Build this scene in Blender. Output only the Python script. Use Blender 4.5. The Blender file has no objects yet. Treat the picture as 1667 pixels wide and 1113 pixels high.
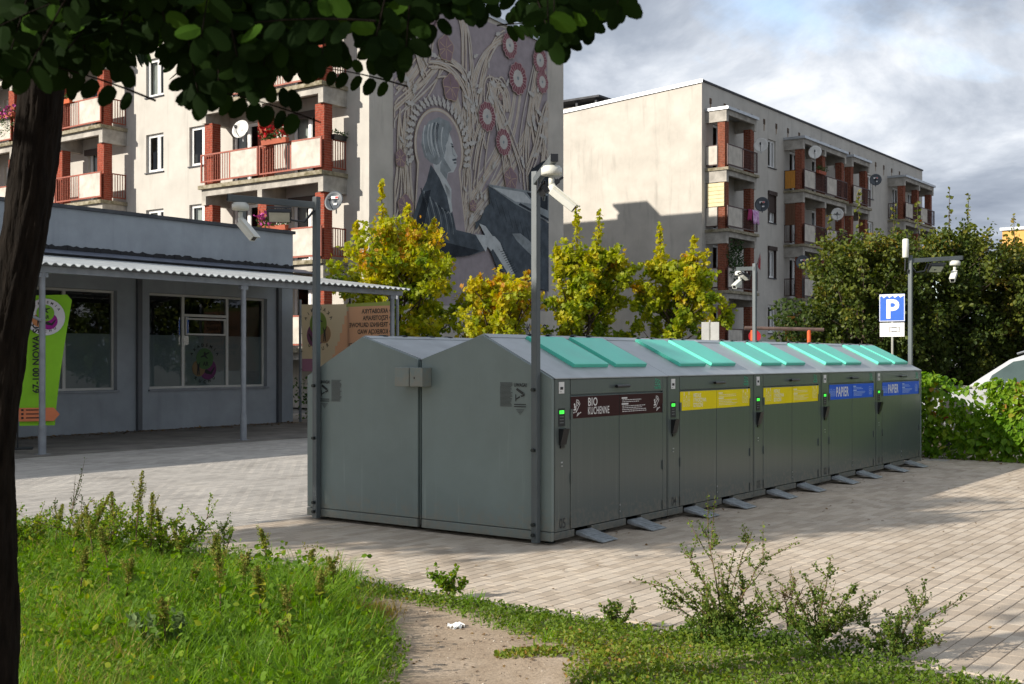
import bpy, math, random
import numpy as np
from mathutils import Matrix, Vector, Euler
random.seed(7)
rng = np.random.default_rng(11)
SC = bpy.context.scene
COL = SC.collection
R = math.radians

# ---------------------------------------------------------------- camera
cd = bpy.data.cameras.new('camera')
cam = bpy.data.objects.new('camera', cd); COL.objects.link(cam)
cam.location = (0, 0, 1.6); cam.rotation_euler = (R(90), 0, 0)
cd.sensor_width = 36.0
cd.lens = 36.0 * 1925 / 1667
cd.shift_y = 28.5 / 1667
cd.clip_start = 0.05; cd.clip_end = 3000
cd.dof.use_dof = True; cd.dof.focus_distance = 14.0; cd.dof.aperture_fstop = 11.0
SC.camera = cam

# ---------------------------------------------------------------- light
SUN_AZ = np.array([-0.90, -0.43]); SUN_AZ = SUN_AZ / np.linalg.norm(SUN_AZ)
SUN_EL = R(25)
to_sun = Vector((SUN_AZ[0] * math.cos(SUN_EL), SUN_AZ[1] * math.cos(SUN_EL), math.sin(SUN_EL)))
sd = bpy.data.lights.new('sun', 'SUN'); sd.energy = 2.05; sd.angle = R(0.6); sd.color = (1.0, 0.93, 0.83)
sun = bpy.data.objects.new('sun', sd); COL.objects.link(sun)
sun.rotation_euler = to_sun.to_track_quat('Z', 'Y').to_euler()
sun.location = (-20, -10, 30)

W = bpy.data.worlds.new('World'); SC.world = W; W.use_nodes = True
nt = W.node_tree; nt.nodes.clear()
def N(nt, typ, **kw):
    n = nt.nodes.new(typ)
    for k, val in kw.items(): setattr(n, k, val)
    return n
def L(nt, a, b): nt.links.new(a, b)
sky = N(nt, 'ShaderNodeTexSky', sky_type='NISHITA', sun_disc=False)
sky.sun_elevation = SUN_EL
sky.sun_rotation = math.atan2(SUN_AZ[0], SUN_AZ[1])
sky.air_density = 1.0; sky.dust_density = 1.5; sky.ozone_density = 1.2
bg1 = N(nt, 'ShaderNodeBackground'); bg1.inputs[1].default_value = 0.11
L(nt, sky.outputs[0], bg1.inputs[0])
tc = N(nt, 'ShaderNodeTexCoord')
sep = N(nt, 'ShaderNodeSeparateXYZ'); L(nt, tc.outputs['Generated'], sep.inputs[0])
zc = N(nt, 'ShaderNodeMath', operation='MAXIMUM'); L(nt, sep.outputs[2], zc.inputs[0]); zc.inputs[1].default_value = 0.0
za = N(nt, 'ShaderNodeMath', operation='ADD'); L(nt, zc.outputs[0], za.inputs[0]); za.inputs[1].default_value = 0.32
dx = N(nt, 'ShaderNodeMath', operation='DIVIDE'); L(nt, sep.outputs[0], dx.inputs[0]); L(nt, za.outputs[0], dx.inputs[1])
dy = N(nt, 'ShaderNodeMath', operation='DIVIDE'); L(nt, sep.outputs[1], dy.inputs[0]); L(nt, za.outputs[0], dy.inputs[1])
cb = N(nt, 'ShaderNodeCombineXYZ'); L(nt, dx.outputs[0], cb.inputs[0]); L(nt, dy.outputs[0], cb.inputs[1]); cb.inputs[2].default_value = 3.7
def noise(nt, vec, scale, detail=8, rough=0.55, dist=0.0):
    n = N(nt, 'ShaderNodeTexNoise'); n.inputs['Scale'].default_value = scale
    n.inputs['Detail'].default_value = detail; n.inputs['Roughness'].default_value = rough
    n.inputs['Distortion'].default_value = dist
    if vec is not None: L(nt, vec, n.inputs['Vector'])
    return n
def ramp(nt, fac, stops):
    r = N(nt, 'ShaderNodeValToRGB'); L(nt, fac, r.inputs[0])
    e = r.color_ramp.elements
    while len(e) < len(stops): e.new(0.5)
    for el, (p, c) in zip(e, stops):
        el.position = p; el.color = tuple(c) + (1,) if len(c) == 3 else c
    return r
n1 = noise(nt, cb.outputs[0], 1.5, 8, 0.55, 0.25)
mask = ramp(nt, n1.outputs[0], [(0.27, (0.25, 0.25, 0.25)), (0.42, (1, 1, 1))])
n2 = noise(nt, cb.outputs[0], 2.1, 8, 0.58, 0.3)
shade = ramp(nt, n2.outputs[0], [(0.36, (0.085, 0.099, 0.125)), (0.48, (0.135, 0.151, 0.178)), (0.57, (0.215, 0.23, 0.254)), (0.67, (0.34, 0.345, 0.352))])
bg2 = N(nt, 'ShaderNodeBackground'); bg2.inputs[1].default_value = 1.0
L(nt, shade.outputs[0], bg2.inputs[0])
mx = N(nt, 'ShaderNodeMixShader'); L(nt, mask.outputs[0], mx.inputs[0]); L(nt, bg1.outputs[0], mx.inputs[1]); L(nt, bg2.outputs[0], mx.inputs[2])
wo = N(nt, 'ShaderNodeOutputWorld'); L(nt, mx.outputs[0], wo.inputs[0])

vs = SC.view_settings
SC.display_settings.display_device = 'sRGB'
vs.view_transform = 'Standard'; vs.look = 'None'; vs.gamma = 1.0; vs.use_curve_mapping = False
vs.exposure = 1.78

# ---------------------------------------------------------------- helpers
TH = math.atan2(8.05, 5.94)                      # direction of the long side of the waste shelter
U = np.array([math.cos(TH), math.sin(TH)]); V = np.array([-U[1], U[0]])
K0 = np.array([0.36, 10.17])
def KP(a, b, z=0.0):                             # shelter frame to world
    p = K0 + U * a + V * b
    return (p[0], p[1], z)

def tag(o, label=None, cat=None, group=None, kind=None):
    if label: o['label'] = label
    if cat: o['category'] = cat
    if group: o['group'] = group
    if kind: o['kind'] = kind
    return o
def empty(name, loc=(0, 0, 0), rz=0.0, parent=None):
    o = bpy.data.objects.new(name, None); COL.objects.link(o)
    o.location = loc; o.rotation_euler = (0, 0, rz); o.empty_display_size = 0.2
    if parent: o.parent = parent
    return o
def thing(name, label, cat, loc=(0, 0, 0), rz=0.0, group=None):
    return tag(empty(name, loc, rz), label, cat, group)
def copy_tree(o, parent=None, loc=None):
    c = o.copy(); COL.objects.link(c)
    if parent is not None: c.parent = parent
    if loc is not None: c.location = loc
    for ch in list(o.children): copy_tree(ch, c)
    return c

class MB:
    def __init__(s): s.v = []; s.f = []; s.m = []
    def poly(s, pts, m=0):
        b = len(s.v); s.v += [tuple(p) for p in pts]; s.f.append(tuple(range(b, b + len(pts)))); s.m.append(m); return s
    def box(s, x0, x1, y0, y1, z0, z1, m=0):
        b = len(s.v)
        s.v += [(x0, y0, z0), (x1, y0, z0), (x1, y1, z0), (x0, y1, z0), (x0, y0, z1), (x1, y0, z1), (x1, y1, z1), (x0, y1, z1)]
        for q in ((0, 3, 2, 1), (4, 5, 6, 7), (0, 1, 5, 4), (1, 2, 6, 5), (2, 3, 7, 6), (3, 0, 4, 7)):
            s.f.append(tuple(b + i for i in q)); s.m.append(m)
        return s
    def prism(s, pts, axis, a, b, m=0):
        # polygon in the plane across axis ('x': (y,z)  'y': (x,z)  'z': (x,y)) extruded from a to b
        def P(p, t):
            return (t, p[0], p[1]) if axis == 'x' else (p[0], t, p[1]) if axis == 'y' else (p[0], p[1], t)
        k = len(s.v); n = len(pts)
        s.v += [P(p, a) for p in pts] + [P(p, b) for p in pts]
        s.f.append(tuple(range(k, k + n))); s.m.append(m)
        s.f.append(tuple(range(k + 2 * n - 1, k + n - 1, -1))); s.m.append(m)
        for i in range(n):
            j = (i + 1) % n
            s.f.append((k + i, k + n + i, k + n + j, k + j)); s.m.append(m)
        return s
    def tube(s, pts, r, n=8, m=0, cap=True):
        pts = [Vector(p) for p in pts]
        rr = r if isinstance(r, (list, tuple)) else [r] * len(pts)
        k = len(s.v); prev = None
        for i, p in enumerate(pts):
            d = (pts[min(i + 1, len(pts) - 1)] - pts[max(i - 1, 0)])
            if d.length < 1e-9: d = Vector((0, 0, 1))
            d.normalize()
            a = prev if prev is not None else (Vector((1, 0, 0)) if abs(d.x) < 0.9 else Vector((0, 1, 0)))
            a = (a - d * a.dot(d)).normalized(); prev = a
            b = d.cross(a)
            for j in range(n):
                t = 2 * math.pi * j / n
                s.v.append(tuple(p + (a * math.cos(t) + b * math.sin(t)) * rr[i]))
        for i in range(len(pts) - 1):
            for j in range(n):
                j2 = (j + 1) % n
                s.f.append((k + i * n + j, k + i * n + j2, k + (i + 1) * n + j2, k + (i + 1) * n + j)); s.m.append(m)
        if cap:
            s.f.append(tuple(k + j for j in range(n - 1, -1, -1))); s.m.append(m)
            s.f.append(tuple(k + (len(pts) - 1) * n + j for j in range(n))); s.m.append(m)
        return s
    def disc(s, c, r, n=20, plane='y', m=0, rx=None):
        rx = rx or r
        pts = []
        for j in range(n):
            t = 2 * math.pi * j / n
            a, b = rx * math.cos(t), r * math.sin(t)
            pts.append((c[0] + a, c[1], c[2] + b) if plane == 'y' else (c[0], c[1] + a, c[2] + b) if plane == 'x' else (c[0] + a, c[1] + b, c[2]))
        return s.poly(pts, m)
    def xf(s, M, i0=0):
        for i in range(i0, len(s.v)): s.v[i] = tuple(M @ Vector(s.v[i]))
        return s
    def build(s, name, mats, parent=None, loc=None, rot=None, smooth=False, bevel=0.0, recalc=True):
        me = bpy.data.meshes.new(name)
        me.from_pydata(s.v, [], s.f)
        for m in (mats if isinstance(mats, (list, tuple)) else [mats]): me.materials.append(m)
        me.polygons.foreach_set('material_index', s.m)
        if smooth: me.polygons.foreach_set('use_smooth', [True] * len(s.f))
        me.update()
        o = bpy.data.objects.new(name, me); COL.objects.link(o)
        if parent is not None: o.parent = parent
        if loc is not None: o.location = loc
        if rot is not None: o.rotation_euler = rot
        if bevel > 0:
            b = o.modifiers.new('bevel', 'BEVEL'); b.width = bevel; b.segments = 2; b.limit_method = 'ANGLE'; b.angle_limit = R(40)
        return o

def scatter_mesh(name, mats, tv, tf, pos, rot, scale, tint, parent=None, tmat=None):
    """many copies of one small template joined into one mesh; tint is a per-copy number the material reads"""
    tv = np.asarray(tv, float); n = len(pos); k = len(tv)
    sc = np.asarray(scale, float); sc = sc[:, None] if sc.ndim == 1 else sc
    lv = tv[None, :, :] * sc[:, None, :]
    vv = np.einsum('nij,nkj->nki', rot, lv) + np.asarray(pos)[:, None, :]
    me = bpy.data.meshes.new(name)
    me.vertices.add(n * k); me.vertices.foreach_set('co', vv.reshape(-1).astype(np.float32))
    lt = np.array([len(f) for f in tf]); li = np.concatenate([np.array(f) for f in tf]); nl = len(li)
    me.loops.add(n * nl); me.loops.foreach_set('vertex_index', (li[None, :] + (np.arange(n) * k)[:, None]).reshape(-1).astype(np.int32))
    ls = np.concatenate([[0], np.cumsum(lt)[:-1]])
    me.polygons.add(n * len(tf))
    me.polygons.foreach_set('loop_start', (ls[None, :] + (np.arange(n) * nl)[:, None]).reshape(-1).astype(np.int32))
    me.polygons.foreach_set('loop_total', np.tile(lt, n).astype(np.int32))
    for m in (mats if isinstance(mats, (list, tuple)) else [mats]): me.materials.append(m)
    if tmat is not None: me.polygons.foreach_set('material_index', np.tile(np.array(tmat), n).astype(np.int32))
    at = me.attributes.new('tint', 'FLOAT', 'POINT')
    at.data.foreach_set('value', np.repeat(np.asarray(tint, float), k).astype(np.float32))
    me.shade_flat(); me.update(calc_edges=True); me.validate()
    o = bpy.data.objects.new(name, me); COL.objects.link(o)
    if parent is not None: o.parent = parent
    return o
def rot_from(axis_y, roll):
    """rotation matrices whose local +Y runs along axis_y, rolled about it"""
    y = axis_y / (np.linalg.norm(axis_y, axis=1, keepdims=True) + 1e-9)
    h = np.tile(np.array([[0.0, 0.0, 1.0]]), (len(y), 1))
    h[np.abs(y[:, 2]) > 0.95] = (1, 0, 0)
    x = np.cross(y, h); x /= np.linalg.norm(x, axis=1, keepdims=True)
    z = np.cross(x, y)
    c, s = np.cos(roll)[:, None], np.sin(roll)[:, None]
    x2 = x * c + z * s; z2 = -x * s + z * c
    return np.stack([x2, y, z2], axis=2)
LEAF_V = [(0, 0, 0), (-0.30, 0.28, 0.07), (-0.33, 0.62, 0.08), (0, 1, -0.04), (0.33, 0.62, 0.08), (0.30, 0.28, 0.07), (0, 0.45, 0.0)]
LEAF_F = [(0, 6, 2, 1), (6, 3, 2), (0, 5, 4, 6), (6, 4, 3)]
MAPLE_V = [(0, 0, 0), (-0.22, 0.10, 0.03), (-0.62, 0.25, -0.05), (-0.25, 0.38, 0.03), (-0.42, 0.78, -0.04), (0, 0.55, 0.04), (0, 1.0, -0.08), (0.42, 0.78, -0.04), (0.25, 0.38, 0.03), (0.62, 0.25, -0.05), (0.22, 0.10, 0.03)]
MAPLE_F = [(0, 3, 2, 1), (0, 5, 4, 3), (0, 8, 7, 5), (5, 7, 6), (5, 6, 4), (0, 10, 9, 8)]
def blade(bend):
    vs_, h = [], [0, .35, .7, 1.0]
    for t, w in zip(h, [1, .85, .55, 0]):
        y = bend * t * t; z = t * (1 - .25 * bend * t)
        if w: vs_ += [(-.5 * w, y, z), (.5 * w, y, z)]
        else: vs_.append((0, y, z))
    return vs_, [(0, 1, 3, 2), (2, 3, 5, 4), (4, 5, 6)]

# ---------------------------------------------------------------- materials
MATS = {}
def mat(name, rgb, rough=0.6, metal=0.0, var=0.12, scale=4.0, bump=0.0, bscale=60.0, stretch=(1, 1, 1), rgb2=None, spec=0.5, emit=0.0, streak=0.0, dirt=0.0):
    if name in MATS: return MATS[name]
    m = bpy.data.materials.new(name); m.use_nodes = True; t = m.node_tree; t.nodes.clear()
    out = N(t, 'ShaderNodeOutputMaterial'); p = N(t, 'ShaderNodeBsdfPrincipled'); L(t, p.outputs[0], out.inputs[0])
    p.inputs['Roughness'].default_value = rough; p.inputs['Metallic'].default_value = metal
    p.inputs['Specular IOR Level'].default_value = spec
    co = N(t, 'ShaderNodeTexCoord'); mp = N(t, 'ShaderNodeMapping'); L(t, co.outputs['Object'], mp.inputs[0]); mp.inputs['Scale'].default_value = stretch
    a = [max(0.0, c * (1 - var)) for c in rgb]; b = list(rgb2) if rgb2 else [min(1.0, c * (1 + var)) for c in rgb]
    n = noise(t, mp.outputs[0], scale, 6, 0.6, 0.2)
    r = ramp(t, n.outputs[0], [(0.32, a), (0.68, b)])
    colout = r.outputs[0]
    if streak > 0:
        mp2 = N(t, 'ShaderNodeMapping'); L(t, co.outputs['Object'], mp2.inputs[0]); mp2.inputs['Scale'].default_value = (1.7, 1.7, 0.20)
        n3 = noise(t, mp2.outputs[0], 1.6, 7, 0.65, 0.4)
        r3 = ramp(t, n3.outputs[0], [(0.54, (1, 1, 1)), (0.80, (1 - streak,) * 3)])
        mm = N(t, 'ShaderNodeMix'); mm.data_type = 'RGBA'; mm.blend_type = 'MULTIPLY'; mm.inputs[0].default_value = 1.0
        L(t, colout, mm.inputs[6]); L(t, r3.outputs[0], mm.inputs[7]); colout = mm.outputs[2]
    if dirt > 0:      # splashed grime along the foot and thin dried run marks
        sp_ = N(t, 'ShaderNodeSeparateXYZ'); L(t, co.outputs['Object'], sp_.inputs[0])
        mr_ = N(t, 'ShaderNodeMapRange'); L(t, sp_.outputs[2], mr_.inputs[0]); mr_.inputs[1].default_value = 0.0; mr_.inputs[2].default_value = .42; mr_.inputs[3].default_value = .30; mr_.inputs[4].default_value = -.06
        nd = noise(t, co.outputs['Object'], 14, 8, 0.75, .3); ad_ = N(t, 'ShaderNodeMath', operation='ADD'); L(t, nd.outputs[0], ad_.inputs[0]); L(t, mr_.outputs[0], ad_.inputs[1])
        rd = ramp(t, ad_.outputs[0], [(.58, (0, 0, 0)), (.82, (1, 1, 1))]); md = N(t, 'ShaderNodeMath', operation='MULTIPLY'); L(t, rd.outputs[0], md.inputs[0]); md.inputs[1].default_value = dirt
        m2_ = N(t, 'ShaderNodeMix'); m2_.data_type = 'RGBA'; L(t, md.outputs[0], m2_.inputs[0]); L(t, colout, m2_.inputs[6]); m2_.inputs[7].default_value = (.24, .20, .15, 1); colout = m2_.outputs[2]
        mp4 = N(t, 'ShaderNodeMapping'); L(t, co.outputs['Object'], mp4.inputs[0]); mp4.inputs['Scale'].default_value = (22, 22, .9); n4 = noise(t, mp4.outputs[0], 1.0, 5, .6, .1)
        r4 = ramp(t, n4.outputs[0], [(.62, (1, 1, 1)), (.80, (1.35, 1.33, 1.28))]); m4 = N(t, 'ShaderNodeMix'); m4.data_type = 'RGBA'; m4.blend_type = 'MULTIPLY'; m4.inputs[0].default_value = 1; L(t, colout, m4.inputs[6]); L(t, r4.outputs[0], m4.inputs[7]); colout = m4.outputs[2]
    L(t, colout, p.inputs['Base Color'])
    if bump > 0:
        n2 = noise(t, mp.outputs[0], bscale, 4, 0.6)
        bp = N(t, 'ShaderNodeBump'); bp.inputs['Strength'].default_value = bump; bp.inputs['Distance'].default_value = 0.01
        L(t, n2.outputs[0], bp.inputs['Height']); L(t, bp.outputs[0], p.inputs['Normal'])
        rr = N(t, 'ShaderNodeMapRange'); L(t, n.outputs[0], rr.inputs[0]); rr.inputs[3].default_value = max(0.03, rough - .08); rr.inputs[4].default_value = min(1, rough + .1)
        L(t, rr.outputs[0], p.inputs['Roughness'])
    if emit > 0:
        p.inputs['Emission Color'].default_value = (*rgb, 1); p.inputs['Emission Strength'].default_value = emit
    MATS[name] = m
    return m
def leaf_mat(name, stops, trans=0.35, rough=0.5, spec=0.3):
    if name in MATS: return MATS[name]
    m = bpy.data.materials.new(name); m.use_nodes = True; t = m.node_tree; t.nodes.clear()
    out = N(t, 'ShaderNodeOutputMaterial'); p = N(t, 'ShaderNodeBsdfPrincipled')
    p.inputs['Roughness'].default_value = rough; p.inputs['Specular IOR Level'].default_value = spec
    at = N(t, 'ShaderNodeAttribute'); at.attribute_name = 'tint'
    geo = N(t, 'ShaderNodeNewGeometry'); oi = N(t, 'ShaderNodeObjectInfo')
    ad = N(t, 'ShaderNodeMath', operation='MULTIPLY_ADD'); L(t, geo.outputs['Random Per Island'], ad.inputs[0]); ad.inputs[1].default_value = 0.16; L(t, at.outputs['Fac'], ad.inputs[2])
    r = ramp(t, ad.outputs[0], stops)
    L(t, r.outputs[0], p.inputs['Base Color'])
    tr = N(t, 'ShaderNodeBsdfTranslucent')
    hs = N(t, 'ShaderNodeHueSaturation'); hs.inputs['Saturation'].default_value = 1.15; hs.inputs['Value'].default_value = 1.5; L(t, r.outputs[0], hs.inputs['Color'])
    L(t, hs.outputs[0], tr.inputs[0])
    mx = N(t, 'ShaderNodeMixShader'); mx.inputs[0].default_value = trans
    L(t, p.outputs[0], mx.inputs[1]); L(t, tr.outputs[0], mx.inputs[2]); L(t, mx.outputs[0], out.inputs[0])
    MATS[name] = m
    return m
def glass_mat(name, tint=(0.75, 0.8, 0.8), ior=1.5):
    if name in MATS: return MATS[name]
    m = bpy.data.materials.new(name); m.use_nodes = True; t = m.node_tree; t.nodes.clear()
    out = N(t, 'ShaderNodeOutputMaterial'); tr = N(t, 'ShaderNodeBsdfTransparent'); tr.inputs[0].default_value = (*tint, 1)
    gl = N(t, 'ShaderNodeBsdfGlossy'); gl.inputs['Roughness'].default_value = 0.015
    fr = N(t, 'ShaderNodeFresnel'); fr.inputs[0].default_value = ior
    mx = N(t, 'ShaderNodeMixShader'); L(t, fr.outputs[0], mx.inputs[0]); L(t, tr.outputs[0], mx.inputs[1]); L(t, gl.outputs[0], mx.inputs[2])
    L(t, mx.outputs[0], out.inputs[0]); MATS[name] = m
    return m
def block_mat(name, c1, c2, c3):
    m = bpy.data.materials.new(name); m.use_nodes = True; t = m.node_tree; t.nodes.clear()
    out = N(t, 'ShaderNodeOutputMaterial'); p = N(t, 'ShaderNodeBsdfPrincipled'); L(t, p.outputs[0], out.inputs[0])
    p.inputs['Roughness'].default_value = 0.85; p.inputs['Specular IOR Level'].default_value = 0.25
    geo = N(t, 'ShaderNodeNewGeometry'); oi = N(t, 'ShaderNodeObjectInfo')
    ad = N(t, 'ShaderNodeMath', operation='ADD'); L(t, geo.outputs['Random Per Island'], ad.inputs[0]); L(t, oi.outputs['Random'], ad.inputs[1])
    frc = N(t, 'ShaderNodeMath', operation='FRACT'); L(t, ad.outputs[0], frc.inputs[0])
    r = ramp(t, frc.outputs[0], [(0.0, c1), (0.5, c2), (1.0, c3)])
    n = noise(t, geo.outputs['Position'], 0.9, 8, 0.65, 0.3)
    r2 = ramp(t, n.outputs[0], [(0.27, (0.66, 0.65, 0.64)), (0.42, (0.90, 0.90, 0.90)), (0.56, (1.0, 1.0, 1.0)), (0.72, (1.10, 1.09, 1.06))])
    n3 = noise(t, geo.outputs['Position'], 90, 5, 0.7)
    r3 = ramp(t, n3.outputs[0], [(0.25, (0.72, 0.72, 0.72)), (0.55, (1, 1, 1)), (0.8, (1.1, 1.1, 1.1))])
    m1 = N(t, 'ShaderNodeMix'); m1.data_type = 'RGBA'; m1.blend_type = 'MULTIPLY'; m1.inputs[0].default_value = 1
    L(t, r.outputs[0], m1.inputs[6]); L(t, r2.outputs[0], m1.inputs[7])
    m2 = N(t, 'ShaderNodeMix'); m2.data_type = 'RGBA'; m2.blend_type = 'MULTIPLY'; m2.inputs[0].default_value = 1
    L(t, m1.outputs[2], m2.inputs[6]); L(t, r3.outputs[0], m2.inputs[7]); L(t, m2.outputs[2], p.inputs['Base Color'])
    bp = N(t, 'ShaderNodeBump'); bp.inputs['Strength'].default_value = 0.35; bp.inputs['Distance'].default_value = 0.004
    L(t, n3.outputs[0], bp.inputs['Height']); L(t, bp.outputs[0], p.inputs['Normal'])
    MATS[name] = m
    return m

PLASTER = mat('plaster', (0.465, 0.44, 0.395), 0.9, var=0.08, scale=1.1, bump=0.5, bscale=45, spec=0.2, streak=0.30)
PLASTER2 = mat('plaster_clean', (0.49, 0.455, 0.40), 0.9, var=0.12, scale=0.7, bump=0.5, bscale=45, spec=0.2, streak=0.28)
CONC = mat('concrete', (0.36, 0.335, 0.295), 0.9, var=0.3, scale=2.2, bump=0.5, bscale=40, spec=0.2, streak=0.35)
PANELM = mat('railing_panel', (0.50, 0.46, 0.40), 0.9, var=0.18, scale=3.0, bump=0.6, bscale=80, spec=0.2, streak=0.25)
MOSS = mat('mossy_slab_edge', (0.20, 0.17, 0.09), 0.95, var=0.4, scale=6.0, bump=0.6, bscale=40, rgb2=(0.36, 0.32, 0.24), spec=0.2)
BRICK = mat('brick_red', (0.27, 0.058, 0.032), 0.85, var=0.3, scale=9.0, bump=0.4, bscale=80, spec=0.2)
BRICK2 = mat('brick_brown', (0.20, 0.062, 0.034), 0.85, var=0.45, scale=9.0, bump=0.4, bscale=80, spec=0.2)
MORTAR = mat('mortar', (0.34, 0.25, 0.19), 0.95, var=0.2, scale=20, spec=0.1)
RAILRED = mat('railing_red', (0.26, 0.055, 0.025), 0.55, var=0.25, scale=8)
RAILDK = mat('railing_dark', (0.055, 0.018, 0.014), 0.55, var=0.3, scale=8)
WHITEPVC = mat('white_frame', (0.74, 0.74, 0.72), 0.4, var=0.06, scale=3)
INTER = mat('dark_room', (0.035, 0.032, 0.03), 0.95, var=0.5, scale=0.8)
CURT = mat('curtain', (0.55, 0.54, 0.50), 0.9, var=0.12, scale=1.5, stretch=(14, 14, 0.4))
GLASS = glass_mat('window_glass')
ROOFM = mat('roof_felt', (0.06, 0.062, 0.068), 0.85, var=0.3, scale=3)
TINM = mat('roof_tin', (0.42, 0.44, 0.46), 0.4, 0.6, var=0.15, scale=3)
DARKM = mat('black_plastic', (0.012, 0.013, 0.015), 0.35, var=0.2, scale=10)
SHUTM = mat('brown_shutter', (0.045, 0.028, 0.022), 0.6, var=0.2, scale=5, bump=0.2, bscale=4, stretch=(0.1, 0.1, 8))
DISHW = mat('dish_white', (0.62, 0.61, 0.57), 0.5, var=0.1, scale=3)
DISHG = mat('dish_grey', (0.055, 0.065, 0.075), 0.5, var=0.15, scale=3)
LABELW = mat('label_white', (0.70, 0.70, 0.68), 0.6, var=0.05)
LABELR = mat('label_red', (0.45, 0.03, 0.03), 0.6, var=0.05)
INK = mat('black_ink', (0.012, 0.012, 0.013), 0.6, var=0.05)
FLOWG = leaf_mat('flower_foliage', [(0, (0.02, 0.05, 0.012)), (1, (0.07, 0.13, 0.03))], 0.3)
FLOWR = mat('petal_red', (0.55, 0.012, 0.02), 0.6, var=0.3, scale=12)
FLOWP = mat('petal_pink', (0.62, 0.05, 0.22), 0.6, var=0.35, scale=12, rgb2=(0.55, 0.09, 0.40))
POTM = mat('planter_terracotta', (0.35, 0.08, 0.035), 0.7, var=0.15)

def text(s, size, parent, m, loc, rz=0.0, sx=1.0, align='LEFT', name='lettering', bold=0.0, lying=False, roll=0.0, spacing=1.0, line=1.0, fit=None):
    c = bpy.data.curves.new('t', 'FONT'); c.body = s; c.size = size; c.align_x = align; c.offset = bold
    c.space_character = spacing; c.space_line = line; c.resolution_u = 3; c.fill_mode = 'FRONT'
    o = bpy.data.objects.new('t', c); COL.objects.link(o)
    dg = bpy.context.evaluated_depsgraph_get()
    me = bpy.data.meshes.new_from_object(o.evaluated_get(dg))
    bpy.data.objects.remove(o); bpy.data.curves.remove(c)
    if fit:
        w_ = max(v_.co.x for v_ in me.vertices) - min(v_.co.x for v_ in me.vertices); sx = fit / w_
    M_ = Matrix.Rotation(rz, 4, 'Z') @ (Matrix.Identity(4) if lying else Matrix.Rotation(R(90), 4, 'X')) @ Matrix.Rotation(roll, 4, 'Z') @ Matrix.Diagonal((sx, 1, 1, 1))
    me.transform(M_); me.materials.clear(); me.materials.append(m)
    me.name = name
    r = bpy.data.objects.new(name, me); COL.objects.link(r); r.parent = parent; r.location = loc
    return r
# ================================================================ GROUND
GROUNDM = mat('asphalt_ground', (0.16, 0.155, 0.145), 0.95, var=0.25, scale=0.5, bump=0.4, bscale=30, spec=0.2)
g = MB().poly([(-900, -900, -0.05), (900, -900, -0.05), (900, 900, -0.05), (-900, 900, -0.05)])
tag(g.build('ground', GROUNDM), kind='structure')

# ---- block paving: every block is geometry, laid in running bond along the shelter
BUFF = block_mat('paving_buff', (0.42, 0.345, 0.265), (0.50, 0.42, 0.33), (0.56, 0.48, 0.385))
GREY = block_mat('paving_grey', (0.36, 0.335, 0.30), (0.42, 0.39, 0.35), (0.47, 0.44, 0.395))
MORT = mat('paving_joint_sand', (0.085, 0.07, 0.052), 0.98, var=0.3, scale=12, spec=0.1)
pv = MB()
def sheet(a0, a1, b0, b1, z, m=0):
    pv.poly([KP(a0, b0, z), KP(a1, b0, z), KP(a1, b1, z), KP(a0, b1, z)], m)
sheet(-2.25, 24, -16, 12.0, -0.012)
paving = tag(pv.build('paving', MORT), kind='structure')
BL, BW, BH = 0.2, 0.1, 0.06
def block_arrays(cx, cy):
    n = len(cx); j = 0.0025; ch = 0.003; cx_ = 0.0025
    hx, hy = BL / 2 - 0.0018, BW / 2 - j
    tv = np.array([(-hx, -hy, -.03), (hx, -hy, -.03), (hx, hy, -.03), (-hx, hy, -.03),
                   (-hx, -hy, -ch * .8), (hx, -hy, -ch * .8), (hx, hy, -ch * .8), (-hx, hy, -ch * .8),
                   (-hx + cx_, -hy + ch, 0), (hx - cx_, -hy + ch, 0), (hx - cx_, hy - ch, 0), (-hx + cx_, hy - ch, 0)])
    tf = [(8, 9, 10, 11)]
    for i in range(4):
        k = (i + 1) % 4
        tf += [(i, k, 4 + k, 4 + i), (4 + i, 4 + k, 8 + k, 8 + i)]
    return tv, tf
rows = np.arange(-16, 12.0, BW)
bx, by = [], []
for i, b in enumerate(rows):
    aa = np.arange(-2.25 + BL / 2 + (BL / 2 if i % 2 else 0), 24 if (b > 3 or b < -0.3) else 11.6, BL)
    bx.append(aa); by.append(np.full(len(aa), b + BW / 2))
bx = np.concatenate(bx); by = np.concatenate(by)
wx = K0[0] + bx * U[0] + by * V[0]; wy = K0[1] + bx * U[1] + by * V[1]
keep = (np.abs(wx) < wy * 0.47 + 2.0) & ~((bx > 0.15) & (bx < 9.85) & (by > 0.15) & (by < 2.85)) & (wy < 34)
keep &= (wy < 22) | (by > 3.0)
bx, by, wx, wy = bx[keep], by[keep], wx[keep], wy[keep]
tv, tf = block_arrays(bx, by)
bz = rng.normal(0, 0.0003, len(bx)) + 0.002 * np.sin(wx * 1.3) * np.cos(wy * 1.7)
tilt = rng.normal(0, 0.003, (len(bx), 2)) * np.array([1.0, 0.25])
def block_rot(i):
    return Euler((tilt[i, 0], tilt[i, 1], TH + 0.003 * tilt[i, 0] / .006)).to_matrix()
grey_mask = (by > 3.05) | ((bx > 10.6) & (by > -0.2))
inframe = (np.abs(wx) < wy * 0.433) & (wy > 5.8) & ~grey_mask
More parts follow.
